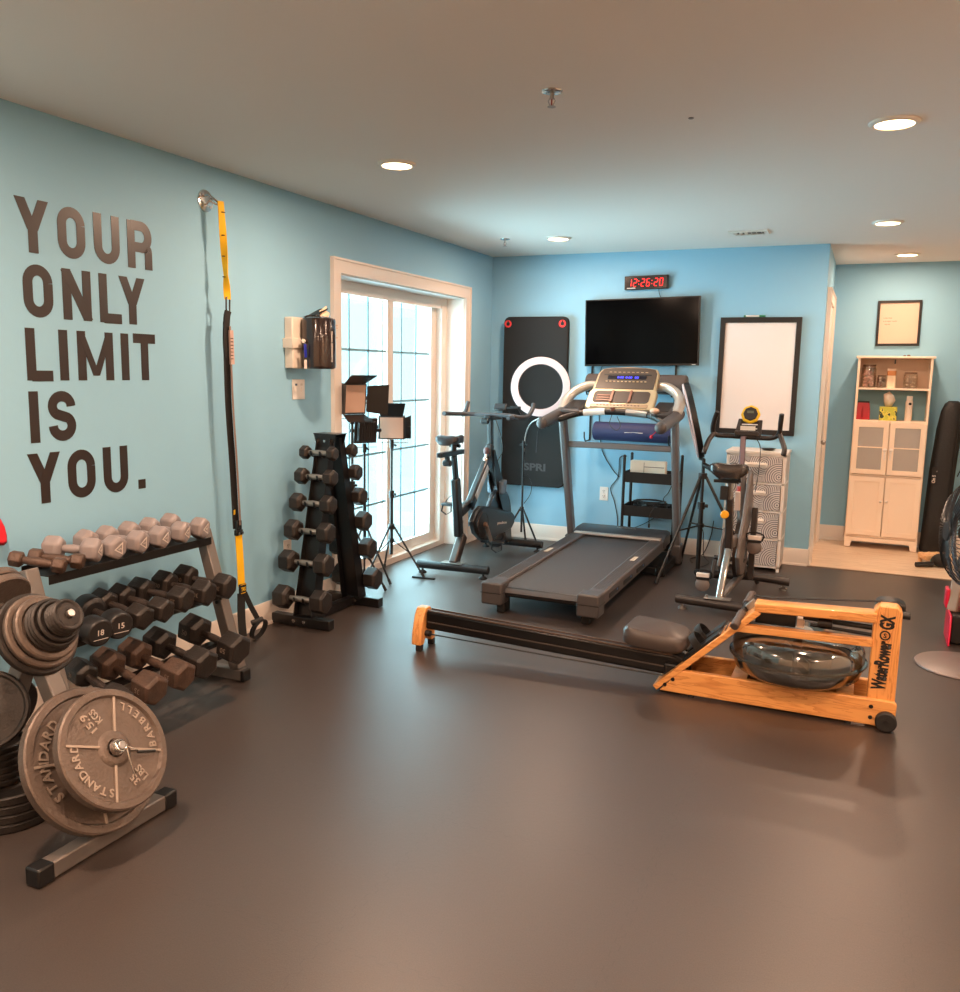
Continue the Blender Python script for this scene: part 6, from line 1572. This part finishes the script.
for s in (-1, 1):
    cx = s * (CW / 4 - .002); w = CW / 2 - .010
    for z0, z1, glass in ((.645, 1.088, True), (.112, .622, False)):
        h = z1 - z0; zc = (z0 + z1) / 2; f = .042; yb = -CD / 2 - .009
        b = MB(); b.ring_prism([(-w / 2, -h / 2), (w / 2, -h / 2), (w / 2, h / 2), (-w / 2, h / 2)], [(-w / 2 + f, -h / 2 + f), (w / 2 - f, -h / 2 + f), (w / 2 - f, h / 2 - f), (-w / 2 + f, h / 2 - f)], C_(cx, yb + .009, zc), (1, 0, 0), (0, 0, 1), .018)
        dr_ = b.build('door', cab_m, cb_, bevel=.002)
        if glass:
            b = MB(); b.box(C_(cx, yb + .0, zc), (w - 2 * f + .01, .004, h - 2 * f + .01)); b.build('door_glass', frost, dr_)
            b = MB(); b.box(C_(cx, yb - .003, zc + .01), (w - 2 * f + .004, .008, .010)); b.build('glazing_bar', cab_m, dr_)
        else:
            b = MB(); b.box(C_(cx, yb + .002, zc), (w - 2 * f + .01, .008, h - 2 * f + .01)); b.build('door_insert', cab_m, dr_)
        kx = cx - s * (w / 2 - .02); kz = zc + (-.04 if glass else .05)
        if glass:
            b = MB(); b.lathe([(0, .0), (.014, .002), (.016, .008), (.010, .014), (0, .016)], o=C_(kx, yb - .009, kz + .03), d=(0, -1, 0), n=14); b.box(C_(kx, yb - .012, kz - .02), (.014, .006, .07)); b.build('door_knob', white_plastic, dr_, bevel=.001)
        else:
            b = MB(); b.cyl(C_(kx, yb - .008, kz), C_(kx, yb - .018, kz), .005, n=10); b.ball(C_(kx, yb - .026, kz), .011, 12); b.build('door_knob', white_plastic, dr_)
b = MB(); b.box(C_(.0, -.10, 1.60), (.012, .02, .035)); b.build('shelf_clip', black_plastic, cb_)
CX, CY = 3.247, 1.15
jar_glass = glassy('clear jar glass', (.95, .92, .88), .12, .04)
def jar(x, z, r, h, label, fill, fcol, lidcol=None, sq=False):
    t = thing('glass_jar', label, 'jar', (CX + x, CY - .03, z), group='jars on the cabinet\'s top shelf')
    b = MB(); b.lathe([(0, 0), (r * .95, 0), (r, .006), (r, h * .82), (r * .82, h * .92), (r * .84, h), (r * .80, h), (r * .78, h * .93), (r * .95, h * .82), (r * .95, .008), (0, .008)], n=24); jb = b.build('jar_body', jar_glass, t)
    b = MB(); b.lathe([(r * .85, h * .93), (r * .9, h * .93), (r * .9, h), (r * .85, h), (r * .85, h * .93)], n=24); b.build('jar_rim', mat('wire rim', (120, 96, 80), .4, metal=.6), t)
    random.seed(int(r * 1000)); b = MB(); k = int(fill)
    for i in range(k):
        a = random.random() * 6.28; q = math.sqrt(random.random()) * r * .7; b.ball((q * math.cos(a), q * math.sin(a), .014 + (h * .68) * i / max(k, 1)), (r * .28, r * .28, h * .07), 8)
    f = b.build('jar_contents', mat(fcol[0], fcol[1], .6), t); f['kind'] = 'stuff'
    return t
jar(-.195, 1.380, .058, .195, 'tall glass jar of pink and white sachets at the end of the top shelf', 26, ('pink sachets', (236, 180, 170)))
jar(-.090, 1.380, .038, .105, 'small glass jar with dark speckled filling on the top shelf', 14, ('speckled filling', (150, 118, 100)))
jar(.130, 1.380, .054, .135, 'wide glass jar, mostly empty, standing apart on the top shelf', 6, ('pale filling', (216, 196, 172)))
t = thing('lotion_bottle', 'pale bottle with an orange brown cap between the jars', 'bottle', (CX - .018, CY - .03, 1.380))
b = MB(); b.prism(rrect(.074, .045, .012), (0, 0, 0), (1, 0, 0), (0, 1, 0), .105); b.build('bottle_body', mat('pale bottle', (244, 220, 190), .4), t, bevel=.003)
b = MB(); b.prism(rrect(.070, .042, .012), (0, 0, .105), (1, 0, 0), (0, 1, 0), .04); b.build('amber_band', mat('amber band', (214, 140, 80), .35), t)
b = MB(); b.prism(rrect(.072, .043, .012), (0, 0, .145), (1, 0, 0), (0, 1, 0), .018); b.build('bottle_cap', mat('pale cap', (240, 214, 190), .4), t, bevel=.002)
for x, sc_, lb in ((-.242, .8, 'narrow red pouch against the cabinet side on the second shelf'), (-.198, 1.0, 'larger red pouch with a black top on the second shelf')):
    t = thing('red_pouch', lb, 'pouch', (CX + x, CY - .04, 1.106), group='red pouches on the second shelf')
    b = MB(); w = .075 * sc_
    b._add([(-w / 2, -.02, 0), (w / 2, -.02, 0), (w / 2, .02, 0), (-w / 2, .02, 0), (-w * .46, -.014, .075), (w * .46, -.014, .075), (w * .46, .014, .075), (-w * .46, .014, .075), (-w * .36, -.006, .125), (w * .36, -.006, .125), (w * .36, .006, .125), (-w * .36, .006, .125)],
           [(3, 2, 1, 0), (0, 1, 5, 4), (1, 2, 6, 5), (2, 3, 7, 6), (3, 0, 4, 7), (4, 5, 9, 8), (5, 6, 10, 9), (6, 7, 11, 10), (7, 4, 8, 11), (8, 9, 10, 11)])
    b.build('pouch_body', mat('red nylon', (176, 10, 30), .45), t, bevel=.004)
    b = MB(); b.box((0, 0, .128), (w * .7, .014, .012)); b.build('pouch_top', black_plastic, t, bevel=.002)
    t.scale = (1, 1, 1.18)
t = thing('tissue_box', 'yellow and green patterned tissue box with a tissue sticking out', 'tissue box', (CX - .022, CY - .05, 1.106))
tb = bpy.data.materials.new('leafy tissue box print'); tb.use_nodes = True; nt = tb.node_tree; p_ = nt.nodes['Principled BSDF']
tcn = nt.nodes.new('ShaderNodeTexCoord'); nz = nt.nodes.new('ShaderNodeTexNoise'); nz.inputs['Scale'].default_value = 28; nt.links.new(tcn.outputs['Object'], nz.inputs['Vector'])
crp = nt.nodes.new('ShaderNodeValToRGB'); crp.color_ramp.interpolation = 'CONSTANT'; e = crp.color_ramp.elements; e[0].color = (*lin((196, 196, 70)), 1); e[1].position = .52; e[1].color = (*lin((226, 214, 90)), 1); k_ = e.new(.60); k_.color = (*lin((40, 62, 40)), 1)
nt.links.new(nz.outputs['Fac'], crp.inputs['Fac']); nt.links.new(crp.outputs['Color'], p_.inputs['Base Color'])
b = MB(); b.box((0, 0, .058), (.135, .112, .116)); b.build('carton', tb, t, bevel=.002)
b = MB(); b._add([(-.025, 0, .115), (.025, .01, .115), (.05, .0, .17), (.035, -.01, .21), (-.002, .004, .245), (-.045, -.004, .22), (-.04, .008, .16), (0, -.02, .17)], [(0, 1, 7), (1, 2, 7), (2, 3, 7), (3, 4, 7), (4, 5, 7), (5, 6, 7), (6, 0, 7)])
o = b.build('tissue', mat('white tissue', (238, 226, 214), .8), t); so = o.modifiers.new('s', 'SOLIDIFY'); so.thickness = .002
t = thing('spray_can', 'slim white spray can with a black emblem on the second shelf', 'spray can', (CX + .135, CY - .04, 1.106))
b = MB(); b.lathe([(0, 0), (.026, 0), (.028, .004), (.028, .16), (.023, .175), (0, .175)], n=20); b.build('can_body', mat('white can', (232, 218, 204), .35), t)
b = MB(); b.cyl((0, 0, .175), (0, 0, .21), .023, n=20); b.build('can_cap', white_plastic, t, bevel=.003)
b = MB(); b.prism(rrect(.022, .022, .008, cx=.006, cy=.145), (0, -.0265, 0), (1, 0, 0), (0, 0, 1), .002); b.build('emblem', black_plastic, t)
t = thing('small_figurine', 'pair of tiny dark ornaments lying on top of the white cabinet', 'ornament', (CX + .07, CY, 1.647))
b = MB(); b.ball((0, 0, .006), (.012, .008, .006), 10); b.ball((.03, 0, .008), (.014, .008, .008), 10); b.build('ornament_body', mat('dark ornament', (90, 70, 60), .5), t)
# little framed note leaning inside the second shelf
fr = thing('framed_note', 'square black picture frame with three short handwritten-looking lines', 'picture frame', (3.252, ALC, 1.932), R=Matrix.Rotation(math.radians(-.6), 3, 'Y'))
b = MB(); a_, c_ = .171, .192; b.ring_prism([(-a_, -c_), (a_, -c_), (a_, c_), (-a_, c_)], [(-a_ + .02, -c_ + .02), (a_ - .02, -c_ + .02), (a_ - .02, c_ - .02), (-a_ + .02, c_ - .02)], (0, -.002, 0), (1, 0, 0), (0, 0, 1), .022); b.build('frame', black_plastic, fr, bevel=.002)
b = MB(); b.box((0, -.009, 0), (.31, .004, .35)); b.build('paper', mat('cream paper', (206, 180, 160), .6), fr)
b = MB()
for i, tx in enumerate(('I wish I had', 'a stronger reason', 'anyway.')):
    b.text(tx, (-.122 + (.012 if i == 2 else 0), -.0115, .040 - i * .026), (1, 0, 0), (0, 0, 1), .011, .0008)
b.build('written_lines', mat('ink', (70, 56, 48), .6), fr)

# ---- tall black carry bag
bag_m = mat('black nylon bag', (13, 11, 11), 0.6, bump=.35, bscale=60)
bg_ = thing('carry_bag', 'tall narrow black carry bag leaning beside the white cabinet', 'bag', (3.655, 1.08, 0))
b = MB(); secs = [(0, .105, .08, 0, 0), (.03, .115, .09, 0, 0), (.30, .115, .088, .008, .01), (.7, .112, .085, .022, .03), (1.05, .106, .08, .045, .055), (1.20, .095, .07, .055, .065), (1.26, .07, .055, .06, .07), (1.285, .035, .03, .06, .07)]
n = 20; vs = []
for z, a_, d_, ox_, oy_ in secs:
    for i in range(n):
        t_ = 2 * PI * i / n; c, s = math.cos(t_), math.sin(t_)
        vs.append((math.copysign(abs(c) ** .6, c) * a_ * .86 + ox_ + .004 * math.sin(z * 31 + i), math.copysign(abs(s) ** .6, s) * d_ + oy_, z))
b._add(vs, [tuple(range(n))[::-1], tuple(range(7 * n, 8 * n))] + [(k * n + i, k * n + (i + 1) % n, (k + 1) * n + (i + 1) % n, (k + 1) * n + i) for k in range(7) for i in range(n)])
b.build('bag_body', bag_m, bg_, ang=60)
b = MB(); b.tube(bez([(.07, -.075, .05), (.085, -.075, .4), (.10, -.05, .9), (.11, -.02, 1.15), (.09, .03, 1.27)], 6), .006, 6); b.build('zip', webbing, bg_)
b = MB(); b.ribbon(bez([(.135, .02, 1.0), (.17, .0, .88), (.165, .0, .76), (.135, .02, .66)], 6), .03, .005, (0, 1, 0)); b.build('carry_strap', webbing, bg_)
b = MB(); b.box((-.045, -.080, .665), (.035, .003, .14), Matrix.Rotation(.03, 3, 'X')); lb_ = b.build('logo_patch', black_plastic, bg_)
b = MB(); b.text('On Stage', (-.033, -.0825, .605), (0, 0.03, 1), (-1, 0, 0), .026, .001, width=.12, bold=.03); b.build('logo', pale_print, lb_)

# ---- odds and ends on the laminate
t = thing('wooden_foot_roller', 'pale wooden massage roller on the laminate by the fan', 'foot roller', (3.63, .66, 0))
t.scale = (1.25, 1.25, 1.25)
b = MB(); b.bar((-.08, -.03, .05), (.10, .06, .055), .035, .02); b.bar((-.06, -.10, .05), (.12, -.02, .055), .035, .02); b.build('side_board', wood_mat('pale beech', (236, 190, 140), (206, 156, 108)), t, bevel=.006)
for i in range(4): b = MB(); c_ = Vector((-.05 + i * .045, -.062 + i * .023, .045)); b.cyl(c_ + Vector((-.02, .04, 0)), c_ + Vector((.02, -.04, 0)), .022, n=14); b.build('roller', bpy.data.materials['pale beech'], t, bevel=.005)
b = MB(); b.cyl((-.07, -.02, .0), (-.07, -.02, .045), .012, n=12); b.cyl((.10, .02, .0), (.10, .02, .045), .012, n=12); b.build('leg', bpy.data.materials['pale beech'], t)
t = thing('massage_stick', 'short black massage stick with a teal end lying by the wooden roller', 'massage stick', (3.62, .44, 0))
t.scale = (1.2, 1.2, 1.2)
b = MB(); b.tube([(-.10, -.05, .018), (.0, 0, .02)], [.016, .018], 12); b.build('handle', black_rubber, t)
b = MB(); b.ball((.05, .03, .045), (.06, .045, .045), 16); b.build('head', black_rubber, t)
b = MB(); b.ball((.02, .10, .03), (.03, .03, .03), 14); b.build('teal_end', mat('teal plastic', (70, 160, 170), .4), t)

# ================================================================ pedestal fan
fan = thing('pedestal_fan', 'black pedestal fan with a wire guard cut by the picture edge', 'fan', (3.61, -2.15, 0))
fan_grey = mat('fan base grey', (120, 108, 104), .35, metal=.2); fan_rim = mat('fan guard rim', (74, 76, 84), .3, metal=.4)
b = MB(); b.lathe([(0, .022), (.05, .028), (.20, .018), (.228, .010), (.232, .004), (.228, 0), (0, 0)], n=56); b.build('base', fan_grey, fan)
b = MB(); b.cyl((0.02, 0, .02), (0.02, 0, .60), .014, n=16); b.cyl((.02, 0, .24), (.02, 0, .29), .022, n=16); b.build('pole', black_metal, fan)
fc_ = Vector((-.055, -.02, .70)); fn = Vector((-.97, -.22, .04)).normalized()
U = Vector((0, 0, 1)).cross(fn).normalized(); V = fn.cross(U)
def fp(a, r, d): return fc_ + (U * math.cos(a) + V * math.sin(a)) * r + fn * d
b = MB(); b.tube([fp(2 * PI * i / 56, .258, .0) for i in range(56)], .009, 8, closed=True); b.tube([fp(2 * PI * i / 56, .252, -.03) for i in range(56)], .012, 8, closed=True); gd = b.build('guard_rim', fan_rim, fan)
for k in range(48):
    a = 2 * PI * k / 48
    b = MB(); b.tube([fp(a, .05, .085), fp(a + .22, .13, .080), fp(a + .34, .20, .06), fp(a + .38, .24, .03), fp(a + .40, .257, .0)], .0021, 5); b.build('guard_wire', black_metal, gd)
for k in range(24):
    a = 2 * PI * k / 24
    b = MB(); b.tube([fp(a, .05, -.11), fp(a, .17, -.10), fp(a, .252, -.035)], .0021, 5); b.build('guard_wire', black_metal, gd)
b = MB(); b.lathe([(0, 0), (.048, 0), (.052, .006), (.045, .014), (0, .016)], o=fc_ + fn * .078, d=fn, n=28); b.build('guard_cap', black_plastic, fan)
b = MB(); b.lathe([(0, 0), (.035, 0), (.04, .02), (.03, .045), (0, .05)], o=fc_ - fn * .02, d=fn, n=20); hub_ = b.build('blade_hub', black_plastic, fan)
for k in range(3):
    vs = []; fs = []
    for i in range(7):
        r = .03 + .205 * i / 6
        for j in range(5):
            a = k * 2 * PI / 3 + (-.42 + .21 * j) * (1.2 - .15 * i / 6) + .25 * i / 6; d = (-.02 + .012 * j) * (1 - .2 * i / 6) - .02
            vs.append(fp(a, r, d))
    for i in range(6):
        for j in range(4): fs.append((i * 5 + j, i * 5 + j + 1, (i + 1) * 5 + j + 1, (i + 1) * 5 + j))
    b = MB(); b._add(vs, fs); o = b.build('blade', mat('smoke blade', (20, 20, 23), .4), fan, ang=60); so = o.modifiers.new('s', 'SOLIDIFY'); so.thickness = .003
b = MB(); b.lathe([(0, -.20), (.05, -.19), (.07, -.15), (.07, -.08), (.05, -.06), (0, -.06)], o=fc_, d=fn, n=28); b.bar(fc_ - fn * .13 - Vector((0, 0, .04)), Vector((.02, 0, .58)), .05, .05); b.build('motor_housing', black_plastic, fan, bevel=.006)

# ================================================================ red and black ab bench behind the fan
br = thing('folding_bench', 'red and black exercise bench with a grey upright behind the fan', 'exercise bench', (3.62, -1.65, 0))
red_p = mat('crimson plastic', (206, 20, 60), .35)
b = MB(); b.box((.05, .05, .085), (.20, .30, .165)); b.build('base_box', black_plastic, br, bevel=.012)
b = MB(); b.box((-.056, -.03, .09), (.012, .26, .175)); b.build('side_panel', red_p, br, bevel=.006)
b = MB(); b.box((-.066, .05, .235), (.02, .10, .11)); b.build('side_panel', red_p, br, bevel=.006)
b = MB(); b.bar((-.025, .02, .16), (-.005, .06, .40), .06, .09); b.build('upright', mat('taupe upright', (160, 142, 126), .45), br, bevel=.01)
b = MB(); b.box((.045, -.02, .25), (.05, .12, .17)); b.build('red_lever', red_p, br, bevel=.01)
b = MB(); b.box((.06, .05, .42), (.06, .20, .04)); b.build('seat_pad', red_p, br, bevel=.015)
# ================================================================ camera, daylight, view
cam = bpy.data.cameras.new('camera'); co = bpy.data.objects.new('camera', cam); COL.objects.link(co)
cam.sensor_fit = 'HORIZONTAL'; cam.sensor_width = 36.0; cam.lens = 860.71 / 960 * 36.0
cam.clip_start = 0.05; cam.clip_end = 100
yaw, pitch, roll = 0.418024, 0.144221, 0.018405
fw = Vector((-math.sin(yaw) * math.cos(pitch), math.cos(yaw) * math.cos(pitch), -math.sin(pitch)))
r = Vector((math.cos(yaw), math.sin(yaw), 0)); u = r.cross(fw)
r2 = r * math.cos(roll) + u * math.sin(roll); u2 = -r * math.sin(roll) + u * math.cos(roll)
Mx = Matrix((r2, u2, -fw)).transposed().to_4x4(); Mx.translation = Vector((3.05201, -7.05433, 1.46023))
co.matrix_world = Mx
scene.camera = co

w = bpy.data.worlds.new('sky'); scene.world = w; w.use_nodes = True
bg = w.node_tree.nodes['Background']
bg.inputs['Color'].default_value = (0.62, 0.88, 0.92, 1); bg.inputs['Strength'].default_value = 2.0

sn = bpy.data.lights.new('soft daylight', 'SUN'); sn.energy = 46; sn.angle = math.radians(150); sn.color = (0.52, 0.88, 1.0)
so_ = bpy.data.objects.new('soft_daylight', sn); COL.objects.link(so_)
so_.rotation_euler = Vector((-0.82, -0.30, 0.42)).to_track_quat('Z', 'Y').to_euler()
vs_ = scene.view_settings
scene.display_settings.display_device = 'sRGB'
vs_.view_transform = 'Standard'; vs_.look = 'None'; vs_.gamma = 1.0; vs_.use_curve_mapping = False
vs_.exposure = 0.12
cy = scene.cycles
cy.max_bounces = 8; cy.diffuse_bounces = 5; cy.glossy_bounces = 4; cy.transmission_bounces = 6; cy.transparent_max_bounces = 12
cy.caustics_reflective = False; cy.caustics_refractive = False
cy.sample_clamp_indirect = 6.0
cy.use_denoising = True
cy.use_light_tree = True
